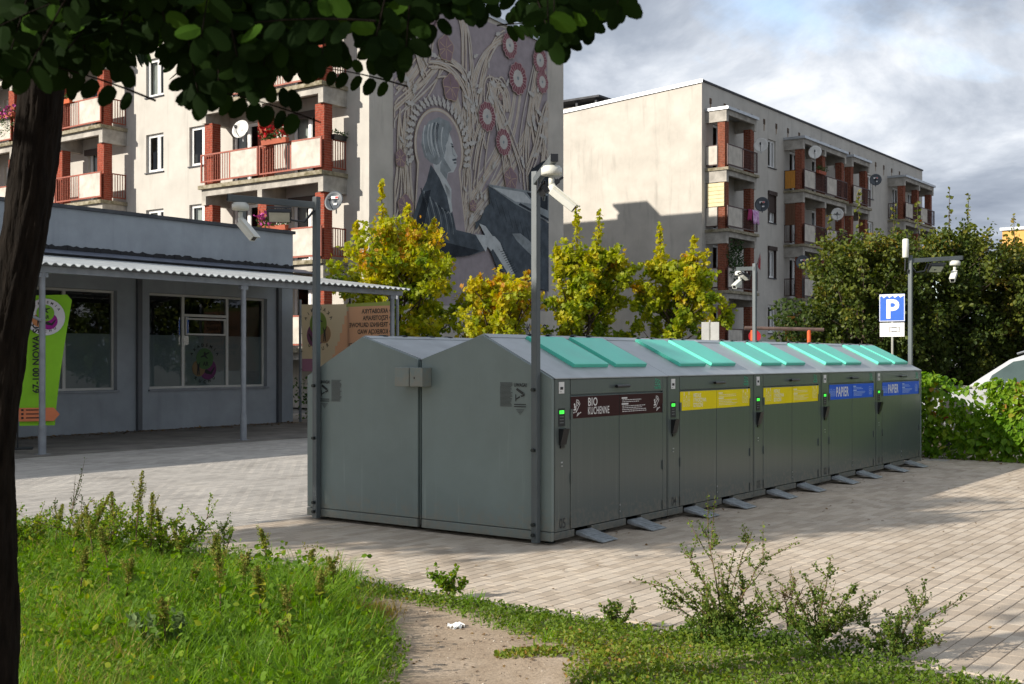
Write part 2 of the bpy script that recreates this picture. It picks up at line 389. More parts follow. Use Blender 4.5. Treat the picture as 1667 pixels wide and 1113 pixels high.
# the blocks that lie on open paving nearest to the viewer are separate parts
vis = inframe & ((wx > 1.2) | (wy > 8.6))
score = np.where(vis, wy, 1e9); order = np.argsort(score); single = set(order[:300].tolist())
me_blk = bpy.data.meshes.new('paving_block'); me_blk.from_pydata([tuple(p) for p in tv], [], tf); me_blk.materials.append(BUFF); me_blk.update()
for i in order[:300]:
    o = bpy.data.objects.new('paving_block', me_blk); COL.objects.link(o); o.parent = paving
    o.location = (wx[i], wy[i], bz[i]); o.rotation_euler = block_rot(i).to_euler()
rest = np.array([i for i in range(len(bx)) if i not in single])
for gm, m in ((False, BUFF), (True, GREY)):
    ii = rest[grey_mask[rest] == gm]
    Rm = np.array([np.array(block_rot(i)) for i in ii])
    P = np.stack([wx[ii], wy[ii], bz[ii]], 1)
    tag(scatter_mesh('paving_blocks', m, tv, tf, P, Rm, np.ones(len(ii)), rng.random(len(ii)), paving), kind='stuff')
# kerb between paving and grass
KERBM = mat('kerb_concrete', (0.33, 0.285, 0.235), 0.9, var=0.2, scale=6, bump=0.4, bscale=60, spec=0.2)
kerb = tag(empty('kerb', (K0[0], K0[1], 0), TH), kind='structure')
KM = MB().box(-0.04, 0.04, 0.004, 0.996, -0.15, 0.022).build('kerb_stone', KERBM, kerb, (-2.295, -15, 0), bevel=0.006)
for i in range(1, 28):
    c = KM.copy(); COL.objects.link(c); c.location = (-2.295 + random.uniform(-.004, .004), -15 + i, random.uniform(-.004, .004)); c.rotation_euler = (0, 0, random.uniform(-.003, .003))
# concrete slab under the shop canopy
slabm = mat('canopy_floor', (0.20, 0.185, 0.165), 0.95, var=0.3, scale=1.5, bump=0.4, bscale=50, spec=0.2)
sl = MB()
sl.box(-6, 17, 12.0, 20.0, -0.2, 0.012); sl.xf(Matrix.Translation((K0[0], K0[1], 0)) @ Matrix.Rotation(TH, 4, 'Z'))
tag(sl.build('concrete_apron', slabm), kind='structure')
# lawn sheet in front of the kerb
SOIL = bpy.data.materials.new('soil_lawn')
SOIL.use_nodes = True
def soil_nodes(t):
    t.nodes.clear(); out = N(t, 'ShaderNodeOutputMaterial'); p = N(t, 'ShaderNodeBsdfPrincipled'); L(t, p.outputs[0], out.inputs[0])
    p.inputs['Roughness'].default_value = 0.97; p.inputs['Specular IOR Level'].default_value = 0.15
    geo = N(t, 'ShaderNodeNewGeometry')
    n = noise(t, geo.outputs['Position'], 2.2, 9, 0.65, 0.3); r = ramp(t, n.outputs[0], [(0.28, (0.26, 0.19, 0.13)), (0.5, (0.36, 0.28, 0.20)), (0.72, (0.45, 0.36, 0.27))])
    n2 = noise(t, geo.outputs['Position'], 45, 6, 0.7); r2 = ramp(t, n2.outputs[0], [(0.28, (0.6, 0.6, 0.6)), (0.5, (1, 1, 1)), (0.75, (1.15, 1.15, 1.15))])
    m = N(t, 'ShaderNodeMix'); m.data_type = 'RGBA'; m.blend_type = 'MULTIPLY'; m.inputs[0].default_value = 1
    L(t, r.outputs[0], m.inputs[6]); L(t, r2.outputs[0], m.inputs[7]); L(t, m.outputs[2], p.inputs['Base Color'])
    bp = N(t, 'ShaderNodeBump'); bp.inputs['Strength'].default_value = 0.6; bp.inputs['Distance'].default_value = 0.012
    L(t, n2.outputs[0], bp.inputs['Height']); L(t, bp.outputs[0], p.inputs['Normal'])
soil_nodes(SOIL.node_tree)
def lawn_z(x, y):
    d = (x - K0[0]) * U[0] + (y - K0[1]) * U[1] + 2.34     # distance past the kerb (negative on the grass side)
    edge = np.clip(-d / 0.6, 0, 1)
    return 0.012 + edge * (0.02 * np.sin(1.7 * x + 0.4) * np.cos(1.3 * y) + 0.012 * np.sin(5.1 * x + 2 * y) + 0.006 * np.sin(13 * x - 9 * y) + 0.01)
lv, lf = [], []
na, nb = 90, 150
for i in range(na + 1):
    a = -14 + (14 - 2.335) * (i / na) ** 0.8
    for j in range(nb + 1):
        b = -15 + 28 * j / nb
        x = K0[0] + a * U[0] + b * V[0]; y = K0[1] + a * U[1] + b * V[1]
        lv.append((x, y, float(lawn_z(x, y))))
for i in range(na):
    for j in range(nb):
        q = i * (nb + 1) + j; lf.append((q, q + nb + 1, q + nb + 2, q + 1))
lawn = MB(); lawn.v = lv; lawn.f = lf; lawn.m = [0] * len(lf)
tag(lawn.build('lawn', SOIL, smooth=True), kind='structure')

# ================================================================ APARTMENT BUILDINGS
FLOORS = [1.95, 4.75, 7.55, 10.35]
def wall_holes(mb, x0, x1, z0, z1, holes, depth=0.2, m=0):
    """wall in the plane y=0 (outside is -Y) with openings and their reveals"""
    xs = sorted({x0, x1} | {h[0] for h in holes} | {h[1] for h in holes}); zs = sorted({z0, z1} | {h[2] for h in holes} | {h[3] for h in holes})
    for i in range(len(xs) - 1):
        for j in range(len(zs) - 1):
            cx, cz = (xs[i] + xs[i + 1]) / 2, (zs[j] + zs[j + 1]) / 2
            if any(h[0] < cx < h[1] and h[2] < cz < h[3] for h in holes): continue
            mb.poly([(xs[i], 0, zs[j]), (xs[i + 1], 0, zs[j]), (xs[i + 1], 0, zs[j + 1]), (xs[i], 0, zs[j + 1])], m)
    for a, b, c, d in holes:
        mb.poly([(a, 0, c), (a, 0, d), (a, depth, d), (a, depth, c)], m); mb.poly([(b, 0, c), (b, depth, c), (b, depth, d), (b, 0, d)], m)
        mb.poly([(a, 0, d), (b, 0, d), (b, depth, d), (a, depth, d)], m); mb.poly([(a, 0, c), (a, depth, c), (b, depth, c), (b, 0, c)], m)
WIN = {}
def window(parent, a, b, c, d, kind='window', curtain=0.5, split=0.6):
    key = (round(b - a, 2), round(d - c, 2), kind, curtain, split)
    if key in WIN:
        return copy_tree(WIN[key], parent, (a, 0, c))
    w, h = b - a, d - c; y0, y1 = 0.10, 0.165; t = 0.07
    f = MB().box(0.005, t, y0, y1, 0.005, h - .005).box(w - t, w - .005, y0, y1, 0.005, h - .005).box(t, w - t, y0, y1, .005, t).box(t, w - t, y0, y1, h - t, h - .005)
    mxs = w * split; f.box(mxs - .05, mxs + .05, y0 - .008, y1 - .003, t, h - t)
    for p0, p1 in ((t, mxs - .05), (mxs + .05, w - t)):
        f.box(p0, p0 + .04, y0 + .01, y1 - .01, t, h - t).box(p1 - .04, p1, y0 + .01, y1 - .01, t, h - t).box(p0 + .04, p1 - .04, y0 + .01, y1 - .01, t, t + .04).box(p0 + .04, p1 - .04, y0 + .01, y1 - .01, h - t - .04, h - t)
    o = f.build(kind, WHITEPVC, parent, (a, 0, c))
    g_ = MB().poly([(t, .14, t), (mxs - .02, .14, t), (mxs - .02, .14, h - t), (t, .14, h - t)]).poly([(mxs + .02, .14, t), (w - t, .14, t), (w - t, .14, h - t), (mxs + .02, .14, h - t)])
    g_.build('pane', GLASS, o)
    if curtain > 0:
        cm = MB(); x_ = t; amp = .02
        xs = np.linspace(t, t + (w - 2 * t) * curtain, 14)
        for i in range(13):
            cm.poly([(xs[i], .24 + amp * (i % 2), t), (xs[i + 1], .24 + amp * ((i + 1) % 2), t), (xs[i + 1], .24 + amp * ((i + 1) % 2), h - t), (xs[i], .24 + amp * (i % 2), h - t)])
        cm.build('curtain', CURT, o)
    if kind == 'window':
        MB().box(-.04, w + .04, -.05, .10, -.045, -.002).build('sill', ROOFM, o)
    WIN[key] = o
    return o
def brick_pillar(w, d, h, brick):
    mb = MB().box(.006, w - .006, .006, d - .006, 0, h, 1)
    ch = 0.077; n = int(h / ch); bl = 0.25
    for k in range(n):
        z0 = k * h / n + .005; z1 = (k + 1) * h / n - .005
        for face in range(4):
            ln = w if face % 2 == 0 else d
            off = 0 if (k + face) % 2 == 0 else bl / 2
            x = -off
            while x < ln - .01:
                a, b = max(x + .005, 0), min(x + bl - .005, ln)
                if b - a > .03:
                    j = random.uniform(0, .004); cu = random.random()
                    if face == 0: mb.box(a, b, -j, .02, z0, z1, 0)
                    elif face == 1: mb.box(w - .02, w + j, a, b, z0, z1, 0)
                    elif face == 2: mb.box(a, b, d - .02, d + j, z0, z1, 0)
                    else: mb.box(-j, .02, a, b, z0, z1, 0)
                x += bl
    return mb
PIL = {}
def pillar(parent, loc, h, brick):
    key = (round(h, 2), brick.name)
    if key not in PIL:
        o = brick_pillar(.40, .36, h, brick).build('brick_pillar', [brick, MORTAR], parent, loc); PIL[key] = o.data
    else:
        o = bpy.data.objects.new('brick_pillar', PIL[key]); COL.objects.link(o); o.parent = parent; o.location = loc
    o['kind'] = 'stuff'
    return o
def bars(mb, x0, x1, y, z0, z1, step=0.115, r=.009):
    n = max(1, int(round((x1 - x0) / step)))
    for i in range(1, n):
        x = x0 + (x1 - x0) * i / n; mb.box(x - r, x + r, y - r, y + r, z0, z1)
def frame(mb, x0, x1, y, z0, z1, t=.05):
    mb.box(x0, x1, y - t / 2, y + t / 2, z1 - t, z1).box(x0, x1, y - t / 2, y + t / 2, z0, z0 + t)
    mb.box(x0, x0 + t, y - t / 2, y + t / 2, z0 + t, z1 - t).box(x1 - t, x1, y - t / 2, y + t / 2, z0 + t, z1 - t)
def balcony(parent, width, bays, panel_right, brick, rail, side, top=False, rails=True):
    """balcony with floor at z=0; x 0..width, out to y=-1.06; the beams and posts below it belong to it too; side: which end is seen ('r' or 'l')"""
    w = 1.06
    s = MB().box(-.06, width + .06, -w - .12, -.002, -.13, 0, 1)
    s.box(.0, .22, -w, -.002, -.66, -.13, 0).box(width - .22, width, -w, -.002, -.66, -.13, 0)
    if bays == 2: s.box(width / 2 - .11, width / 2 + .11, -w, -.002, -.66, -.13, 0)
    segs = [(.22, width - .22)] if bays == 1 else [(.22, width / 2 - .11), (width / 2 + .11, width - .22)]
    for a, b in segs: s.box(a, b, -w, -w + .16, -.36, -.13, 0)
    o = s.build('balcony', [CONC, MOSS if not top else TINM], parent)
    if top: return o
    bw = width / bays
    for k in range(bays):
        a, b = k * bw + (0.02 if k == 0 else .03), (k + 1) * bw - (0.02 if k == bays - 1 else .03)
        m_ = a + (b - a) * (.52 if panel_right else .48)
        fr = MB(); frame(fr, a, b, -w - .04, .10, 1.06); fr.box(m_ - .03, m_ + .03, -w - .066, -w - .014, .15, 1.01)
        fr.build('railing_frame', rail, o)
        pa, pb = (m_ + .035, b - .055) if panel_right else (a + .055, m_ - .035)
        MB().box(pa, pb, -w - .06, -w - .02, .155, 1.005).build('railing_panel', PANELM, o)
        ba, bb = (a + .05, m_ - .03) if panel_right else (m_ + .03, b - .05)
        bm = MB(); bars(bm, ba, bb, -w - .04, .15, 1.01); tag(bm.build('railing_bars', rail, o), kind='stuff')
    xs = .42; sx = width - .02 if side == 'r' else .02
    # side railing
    sb = MB()
    sb.box(sx - .02, sx + .02, -.62, -.03, 1.0, 1.04).box(sx - .02, sx + .02, -.62, -.03, .12, .16)
    for y in (-.61, -.5, -.39, -.28, -.17, -.05): sb.box(sx - .011, sx + .011, y - .011, y + .011, .16, 1.0)
    tag(sb.build('side_railing', RAILDK if rail is RAILDK else rail, o), kind='stuff')
    h = 2.8 - .66 - .002
    spots = [width - .46, .04] if side == 'r' else [.04, width - .46]
    if bays == 2: spots.append(width / 2 - .20 + (.0))
    for x in spots: pillar(o, (x, -w + .10, 0.001), h, brick)
    return o

def apartment(name, label, origin, rz, x0, x1, depth, blocks, wincols, doors, rail, brick, panel_right, side, gable_side, storeys_from=0):
    b = thing(name, label, 'apartment building', (origin[0], origin[1], 0), rz)
    holes = []
    for zf in FLOORS:
        for a, c in doors: holes.append((a, c, zf + .08, zf + 2.2))
        for a, c in wincols: holes.append((a, c, zf + 1.0, zf + 2.42))
    wm = MB(); wall_holes(wm, x0, x1, 0, 14.3, holes)
    # end walls, back and the shallow pitch towards the back
    zt, zb = 14.3, 13.6
    wm.poly([(x1, 0, 0), (x1, depth, 0), (x1, depth, zb), (x1, 0, zt)], 1).poly([(x0, depth, 0), (x0, 0, 0), (x0, 0, zt), (x0, depth, zb)], 1)
    wm.poly([(x1, depth, 0), (x0, depth, 0), (x0, depth, zb), (x1, depth, zb)], 0)
    wm.build('wall', [PLASTER, PLASTER2], b)
    rf = MB()
    def rz_(y): return zt + (zb - zt) * y / depth
    rf.prism([(-.06, rz_(-.06) + .003), (depth + .06, rz_(depth + .06) + .003), (depth + .06, rz_(depth + .06) + .09), (-.06, rz_(-.06) + .09)], 'x', x0 - .05, x1 + .05)
    roof = rf.build('roof', ROOFM, b)
    ex = x1 if gable_side > 0 else x0
    e0, e1 = (ex + .052, ex + .07) if gable_side > 0 else (ex - .07, ex - .052)
    tr = MB().prism([(-.07, rz_(-.07) - .05), (depth, rz_(depth) - .05), (depth, rz_(depth) + .11), (-.07, rz_(-.07) + .11)], 'x', e0, e1)
    tr.build('roof_edge_flashing', TINM, roof)
    MB().box(x0 + .02, x1 - .02, 1.2, 1.25, 0.1, 13).build('dark_backdrop', INTER, b)  # one dark sheet behind all windows, the dimness of the rooms is its colour
    for a, c in doors:
        for k, zf in enumerate(FLOORS): window(b, a, c, zf + .08, zf + 2.2, 'balcony_door', (0.0, 0.3, 0.45)[k % 3], .55)
    for a, c in wincols:
        for k, zf in enumerate(FLOORS): window(b, a, c, zf + 1.0, zf + 2.42, 'window', (0.35, 0.6, 0.0)[k % 3], .62)
    protos = {}
    for bx0, width, bays in blocks:
        for zf in FLOORS:
            if (width, bays) not in protos:
                o = balcony(b, width, bays, panel_right, brick, rail, side); o.location = (bx0, 0, zf); protos[(width, bays)] = o
            else: copy_tree(protos[(width, bays)], b, (bx0, 0, zf))
        t = balcony(b, width, bays, panel_right, brick, rail, side, top=True); t.name = 'balcony_roof'; t.location = (bx0, 0, 13.1)
    return b

# --- left block: long facade looks left towards the viewer, its end wall carries the mural
P1 = (-4.52, 37.4)
B1 = apartment('apartment_building', 'cream apartment block on the left with red railings and a mural end wall', P1, TH - R(90), -30.0, 0.0, 11.0,
               [(-6.85, 5.88, 2), (-18.42, 5.88, 2), (-24.45, 5.88, 2)],
               [(-8.85, -7.75), (-11.36, -10.33)],
               [(-6.5, -5.15), (-3.5, -2.15), (-18.0, -16.7), (-15.0, -13.7), (-24.1, -22.8), (-21, -19.7)], RAILRED, BRICK, True, 'r', 1)
# --- right block: pale end wall looks left, facade in shade
P2 = (8.67, 54.0)
B2 = apartment('apartment_building', 'long grey apartment block on the right with a blank cream end wall', P2, TH, 0.0, 32.0, 11.0,
               [(0.35, 3.2, 1), (9.15, 6.05, 2), (16.1, 2.8, 1), (25.1, 5.9, 2)],
               [(7.2, 8.15), (21.5, 22.5)],
               [(1.1, 2.4), (9.9, 11.2), (12.9, 14.2), (16.8, 18.1), (26.0, 27.3), (29, 30.3)], RAILDK, BRICK2, False, 'l', -1)
# rust-stained attic vents under the eaves
VENTM = mat('attic_vent', (0.030, 0.022, 0.016), 0.9, var=0.5, scale=9, rgb2=(0.13, 0.07, 0.035))
VSTAIN = mat('rust_streak', (0.22, 0.15, 0.09), 0.95, var=0.3, scale=9)
for i in range(21):
    x = 0.75 + i * 1.47
    vv = MB().box(x, x + .20, -.02, -.003, 13.42, 13.68, 0).build('attic_vent', VENTM, B2)
    MB().poly([(x + .04, -.004, 13.42), (x + .04, -.004, 13.15 - .2 * random.random()), (x + .13, -.004, 13.2 - .2 * random.random()), (x + .16, -.004, 13.42)]).build('rust_streak', VSTAIN, vv)
# roof structure seen over the end wall's far end
def roof_vent(parent, x, y, z):
    c = MB().box(x, x + 1.6, y, y + 2.6, z - .3, z + .32).build('chimney', CONC, parent)
    cp = MB()
    cp.box(x - .15, x + 1.75, y - .2, y + 2.8, z + .62, z + .72)
    for px, py in ((x + .05, y + .05), (x + 1.45, y + .05), (x + .05, y + 2.4), (x + 1.45, y + 2.4), (x + .05, y + 1.2)): cp.box(px, px + .12, py, py + .12, z + .32, z + .62)
    cp.build('chimney_cap', ROOFM, c)
roof_vent(B2, 1.2, 6.4, 14.0)
roof_vent(B1, -9.5, 7.8, 13.95)
# roller shutters
for (x, w, zf, dn) in ((7.2, .95, 7.55, .9), (7.2, .95, 4.75, 0.0)):
    sh = MB().box(x - .03, x + w + .03, -.09, -.003, zf + 2.40, zf + 2.60)
    sh.box(x - .02, x + .05, -.03, .095, zf + 1.0, zf + 2.40).box(x + w - .05, x + w + .02, -.03, .095, zf + 1.0, zf + 2.40)
    so = sh.build('roller_shutter', SHUTM, B2)
    if dn: 
        sm = MB()
        for k in range(int(dn / .055)): sm.box(x + .05, x + w - .05, .03 + .004 * (k % 2), .05, zf + 2.40 - (k + 1) * .055 + .004, zf + 2.40 - k * .055)
        tag(sm.build('shutter_slats', SHUTM, so), kind='stuff')
# roller boxes above balcony doors of the left block
for (x, zf) in ((-3.5, 7.55), (-3.5, 4.75), (-15.0, 7.55), (-15.0, 4.75)):
    MB().box(x - .05, x + 1.4, -.16, -.003, zf + 2.0, zf + 2.22).build('roller_shutter', SHUTM, B1)
# odd balcony screens on the right block
YEL = mat('yellow_slats', (0.50, 0.22, 0.03), 0.7, var=0.3, scale=6, stretch=(10, 10, .3))
CRM = mat('cream_blind', (0.60, 0.52, 0.30), 0.7, var=0.15, scale=5)
WOODB = mat('brown_screen', (0.13, 0.06, 0.03), 0.7, var=0.3, scale=6, stretch=(8, 8, .3))
def slatscreen(parent, x, y0, y1, z0, z1, m, name, n=6, horiz=False):
    o = MB().box(x - .018, x - .008, y0, y1, z0, z1).build(name, m, parent)
    for k in range(n):
        if horiz: z = z0 + (z1 - z0) * k / n; MB().box(x - .04, x - .019, y0, y1, z + .01, z + (z1 - z0) / n - .01).build('slat', m, o, bevel=.004)
        else: y = y0 + (y1 - y0) * k / n; MB().box(x - .04, x - .019, y + .008, y + (y1 - y0) / n - .008, z0, z1).build('slat', m, o)
slatscreen(B2, .36, -.95, -.1, 7.55 + 1.02, 7.55 + 2.1, CRM, 'roller_blind', 6, True)
slatscreen(B2, 9.16, -.62, -.08, 10.35 + .1, 10.35 + 1.0, YEL, 'yellow_screen', 5)
slatscreen(B2, 9.16, -.62, -.08, 7.55 + 1.0, 7.55 + 2.1, WOODB, 'brown_screen', 5)
slatscreen(B2, 9.16, -.62, -.08, 4.75 - 2.6, 4.75 - .9, YEL, 'yellow_screen', 5)
for zf in (10.35, 7.55, 4.75):
    MB().box(.33, .35, -.60, -.06, zf + .16, zf + 1.0).build('side_panel', PANELM, B2)
def bpt(origin, rz, x, y, z):
    c, s = math.cos(rz), math.sin(rz)
    return Vector((origin[0] + c * x - s * y, origin[1] + s * x + c * y, z))
RZ1 = TH - R(90); RZ2 = TH
# ================================================================ MURAL (flat paint on the end wall of the left block; generic pianist and poppies)
def pm(n, c, var=.1, sc=3): return mat('mural_' + n, c, 0.9, var=var, scale=sc, spec=0.15)
mur_m = [pm('mauve', (0.31, 0.27, 0.285)), pm('cream', (0.50, 0.455, 0.395)), pm('pale', (0.47, 0.45, 0.42)), pm('dusty', (0.235, 0.165, 0.185)), pm('wine', (0.20, 0.075, 0.09)),
         pm('rose', (0.40, 0.27, 0.27)), pm('ink', (0.03, 0.036, 0.044), .3), pm('slate', (0.075, 0.09, 0.105), .3), pm('grey', (0.24, 0.265, 0.275), .25), pm('light', (0.46, 0.48, 0.48), .15), pm('outline', (0.42, 0.31, 0.22))]
mural = MB().box(0.003, 0.008, 1.13, 9.89, 3.45, 13.69).build('mural', mur_m, B1)
class Flat:
    def __init__(s): s.mb = MB(); s.lay = 0.0085
    def P(s, pts, m):
        s.mb.poly([(s.lay, p[0], p[1]) for p in pts], m)
    def up(s): s.lay += 0.00012
    def stroke(s, pts, w, m, taper=False):
        n = len(pts)
        for i in range(n - 1):
            (a, b), (c, d) = pts[i], pts[i + 1]
            t0 = w * (1 - .8 * i / n if taper else 1); t1 = w * (1 - .8 * (i + 1) / n if taper else 1)
            l = math.hypot(c - a, d - b) + 1e-6; nx, ny = -(d - b) / l, (c - a) / l
            s.P([(a - nx * t0, b - ny * t0), (c - nx * t1, d - ny * t1), (c + nx * t1, d + ny * t1), (a + nx * t0, b + ny * t0)], m)
def bez(p0, p1, p2, p3, n=22):
    o = []
    for i in range(n + 1):
        t = i / n; a = (1 - t) ** 3; b = 3 * t * (1 - t) ** 2; c = 3 * t * t * (1 - t); d = t ** 3
        o.append((a * p0[0] + b * p1[0] + c * p2[0] + d * p3[0], a * p0[1] + b * p1[1] + c * p2[1] + d * p3[1]))
    return o
F = Flat(); mr = random.Random(5)
clampb = lambda p: (min(9.86, max(1.16, p[0])), min(13.6, max(3.5, p[1])))
stems = [((4.6, 5.9), (5.6, 7.6), (6.3, 8.2), (6.9, 9.3)), ((4.7, 6.2), (5.6, 8.4), (7.4, 8.3), (8.0, 11.8)), ((5.0, 6.2), (6.4, 7.6), (9.0, 9.5), (9.6, 12.6)), ((4.4, 6.0), (5.2, 8), (4.6, 10), (4.2, 10.8)),
         ((2.2, 6.2), (1.2, 8.5), (2.6, 10.5), (1.4, 12.4)), ((1.5, 10.2), (2.4, 11), (3.0, 12.0), (2.9, 13)), ((1.3, 9.5), (3.2, 11.0), (3.6, 11.6), (3.7, 12.3)), ((5.0, 9.6), (5.4, 11.8), (6.0, 13.0), (7.3, 13.4)),
         ((5.5, 9.0), (4.6, 11.5), (5.2, 13.0), (4.6, 13.55)), ((8.4, 7.9), (8.0, 9.5), (8.6, 11.0), (9.2, 13)), ((9.7, 9.5), (9.0, 10.5), (8.5, 11.5), (9.8, 12.2)), ((1.3, 6.0), (2.0, 7.5), (1.4, 8.0), (1.5, 9.6)),
         ((5.4, 8.0), (5.8, 10.9), (7.2, 11.4), (6.9, 9.9)), ((6.4, 10.4), (6.0, 12.0), (7.4, 11.8), (7.2, 10.6)), ((3.3, 11.5), (4.6, 11.9), (5.4, 11.0), (5.0, 9.3)), ((2.2, 11.4), (1.4, 12.6), (2.0, 13.2), (2.4, 13.5)),
         ((7.6, 8.8), (7.2, 10.0), (6.4, 10.6), (6.2, 11.6)), ((9.0, 8.9), (9.6, 9.8), (9.5, 11.0), (9.9, 11.4))]
for s_ in stems:
    for k in range(mr.randint(8, 13)):
        o = (mr.uniform(-.6, .6), mr.uniform(-.45, .45)); e = (mr.uniform(-.2, .2), mr.uniform(-.2, .2))
        b = bez(*[(p[0] + o[0] * (1 - i / 3) + e[0] * i / 3, p[1] + o[1] * (1 - i / 3) + e[1] * i / 3) for i, p in enumerate(s_)])
        b = [clampb(p) for p in b]
        F.stroke(b, .034, 10); F.lay += .00003; F.stroke(b, .024, 1 if mr.random() < .6 else 2); F.lay += .00003
        F.lay += .0003
def leafshape(x, z, a, l):
    w = l * .22; pts = []
    for t, k in ((0, 0), (.3, 1), (.45, .55), (.62, .9), (.75, .4), (1, 0), (.75, -.4), (.62, -.9), (.45, -.55), (.3, -1)):
        pts.append(clampb((x + math.cos(a) * l * t - math.sin(a) * w * k, z + math.sin(a) * l * t + math.cos(a) * w * k)))
    F.P(pts, 2)
for i in range(80):
    s_ = mr.choice(stems); b = bez(*s_); p = b[mr.randint(3, 19)]
    leafshape(p[0] + mr.uniform(-.35, .35), p[1] + mr.uniform(-.3, .3), mr.uniform(0, 6.28), mr.uniform(.25, .5)); F.lay += .00003
F.lay += .0003
def petals(x, z, r, n, m, mo, wob=.12):
    for rr, mm in ((r * 1.06, mo), (r, m)):
        pts = []
        for i in range(n * 4):
            t = 2 * math.pi * i / (n * 4); q = rr * (1 + wob * math.sin(n * t))
            pts.append(clampb((x + q * math.cos(t) * .92, z + q * math.sin(t))))
        F.P(pts, mm); F.up()
for x, z, r in [(2.79, 12.92, .46), (3.71, 12.22, .42), (3.99, 10.93, .45), (7.43, 8.2, .41), (1.65, 6.6, .38), (1.4, 8.15, .28), (6.81, 11.11, .12), (2.2, 5.2, .35), (5.2, 7.0, .2)]:
    petals(x, z, r, 5, 3, 10, .10)
    for k in range(7): t = k * .9 + mr.random(); F.stroke([(x + .1 * r * math.cos(t), z + .1 * r * math.sin(t)), clampb((x + .85 * r * math.cos(t), z + .85 * r * math.sin(t)))], .012, 10)
    F.up()
F.lay += .0003; LF = F.lay
for x, z, r in [(7.37, 13.1, .46), (9.30, 12.95, .46), (7.88, 11.99, .56), (9.45, 12.15, .40), (6.01, 10.27, .50), (6.99, 9.5, .46)]:
    petals(x, z, r, 11, 4, 5, .05)
    for k in range(22):
        t = 2 * math.pi * k / 22; F.stroke([(x + .5 * r * math.cos(t), z + .5 * r * math.sin(t)), clampb((x + .95 * r * math.cos(t), z + .95 * r * math.sin(t)))], .014, 5)
    F.up(); F.P([(x + .52 * r * math.cos(2 * math.pi * i / 18) * (1 + .06 * (i % 2)), z + .55 * r * math.sin(2 * math.pi * i / 18) * (1 + .06 * (i % 2))) for i in range(18)], 2); F.up()
    F.P([(x + .13 * r * math.cos(2 * math.pi * i / 10), z + .13 * r * math.sin(2 * math.pi * i / 10)) for i in range(10)], 8); F.lay = LF
F.lay = LF + .0025
# plain arch behind the head
def arch(r, m): F.P([(3.35 + r * math.cos(t) * .95, 8.75 + r * math.sin(t)) for t in np.linspace(-.5, math.pi + .5, 40)] + [(2.0, 5.2), (4.9, 5.2)], m); F.up()
for k in range(26):
    t = -.3 + (math.pi + .6) * k / 25; leafshape(3.35 + 1.35 * math.cos(t), 8.75 + 1.42 * math.sin(t), t + .5, .45); F.lay += .00003
arch(1.36, 10); arch(1.34, 1); arch(1.26, 10); arch(1.24, 0)
# pianist (plain figure in greys) and piano
F.P([(8.55, 8.52), (8.73, 8.75), (9.45, 9.13), (9.86, 9.27), (9.86, 7.6), (8.61, 7.7)], 6); F.up()
F.P([(6.06, 7.82), (7.68, 7.33), (9.86, 6.82), (9.86, 4.2), (7.91, 4.5), (6.6, 4.9), (5.58, 6.39), (5.37, 6.17), (5.32, 6.43), (5.64, 6.59), (5.9, 7.01), (6.17, 7.2)], 7); F.up()
F.P([(5.99, 7.86), (9.86, 7.94), (9.86, 6.86), (7.68, 7.33)], 8); F.up()
F.P([(6.3, 7.78), (8.2, 7.82), (8.9, 7.45), (7.7, 7.42)], 9); F.P([(8.4, 7.84), (9.8, 7.86), (9.8, 7.3), (9.0, 7.42)], 6); F.P([(7.9, 7.32), (9.86, 6.9), (9.86, 7.0), (8.0, 7.40)], 6); F.up()
for k in range(9):
    F.stroke([(6.1 + k * .38, 7.55 - .17 * k), (6.4 + k * .38, 7.0 - .19 * k)], .012, 6)
F.P([(5.53, 6.41), (5.9, 6.35), (7.0, 5.51), (7.68, 4.7), (7.39, 4.6), (6.44, 5.47)], 9)
F.up()
for k in range(14): F.stroke([(6.55 + .075 * k, 5.72 - .075 * k), (6.85 + .075 * k, 5.78 - .07 * k)], .012, 6)
F.up()
hair = [(2.42, 8.75), (2.47, 9.17), (2.79, 9.57), (3.33, 9.81), (3.87, 9.74), (4.04, 9.52), (3.87, 9.35), (3.82, 9.1), (3.6, 8.78), (3.54, 8.42), (3.22, 8.17), (2.9, 8.2), (2.58, 8.36)]
face = [(3.40, 9.2), (3.87, 9.38), (4.05, 9.07), (4.12, 8.86), (4.32, 8.62), (4.26, 8.5), (4.28, 8.28), (4.10, 8.04), (3.82, 7.98), (3.71, 7.6), (3.2, 7.8), (3.0, 8.2)]
F.P(face, 9); F.up(); F.P([(3.3, 9.1), (3.62, 9.1), (3.7, 8.8), (3.62, 8.5), (3.3, 8.2), (3.0, 8.2)], 8); F.P([(3.55, 8.5), (3.75, 8.3), (4.0, 8.08), (3.8, 7.99), (3.7, 7.62), (3.4, 7.9), (3.4, 8.2)], 8); F.up()
F.P(hair, 8); F.up()
for k in range(16):
    a = mr.uniform(2.6, 3.7); z = 9.5 - .35 * abs(a - 3.2); F.stroke(bez((a, z + .12), (a - .15, z - .2), (a - .1, z - .6), (a + .1, z - 1.0 + mr.uniform(-.1, .2)), 8), .03, mr.choice([9, 9, 7]), True); F.lay += .00003
F.stroke([(4.0, 8.93), (4.1, 8.9)], .03, 6); F.stroke([(4.12, 8.36), (4.26, 8.38)], .02, 6); F.stroke([(3.95, 9.0), (4.07, 8.98)], .02, 7); F.stroke([(4.05, 8.45), (4.26, 8.50)], .035, 7); F.stroke([(4.02, 8.9), (4.08, 8.64), (4.2, 8.6)], .015, 8); F.up()
F.P([(2.9, 8.15), (3.3, 7.8), (3.54, 7.58), (3.87, 7.05), (4.1, 6.51), (4.24, 6.07), (5.06, 6.02), (5.9, 5.89), (5.96, 5.5), (4.96, 5.23), (3.94, 5.1), (3.6, 4.0), (1.9, 3.9), (1.94, 5.44), (2.03, 6.36), (2.32, 7.02), (2.68, 7.55)], 7); F.up()
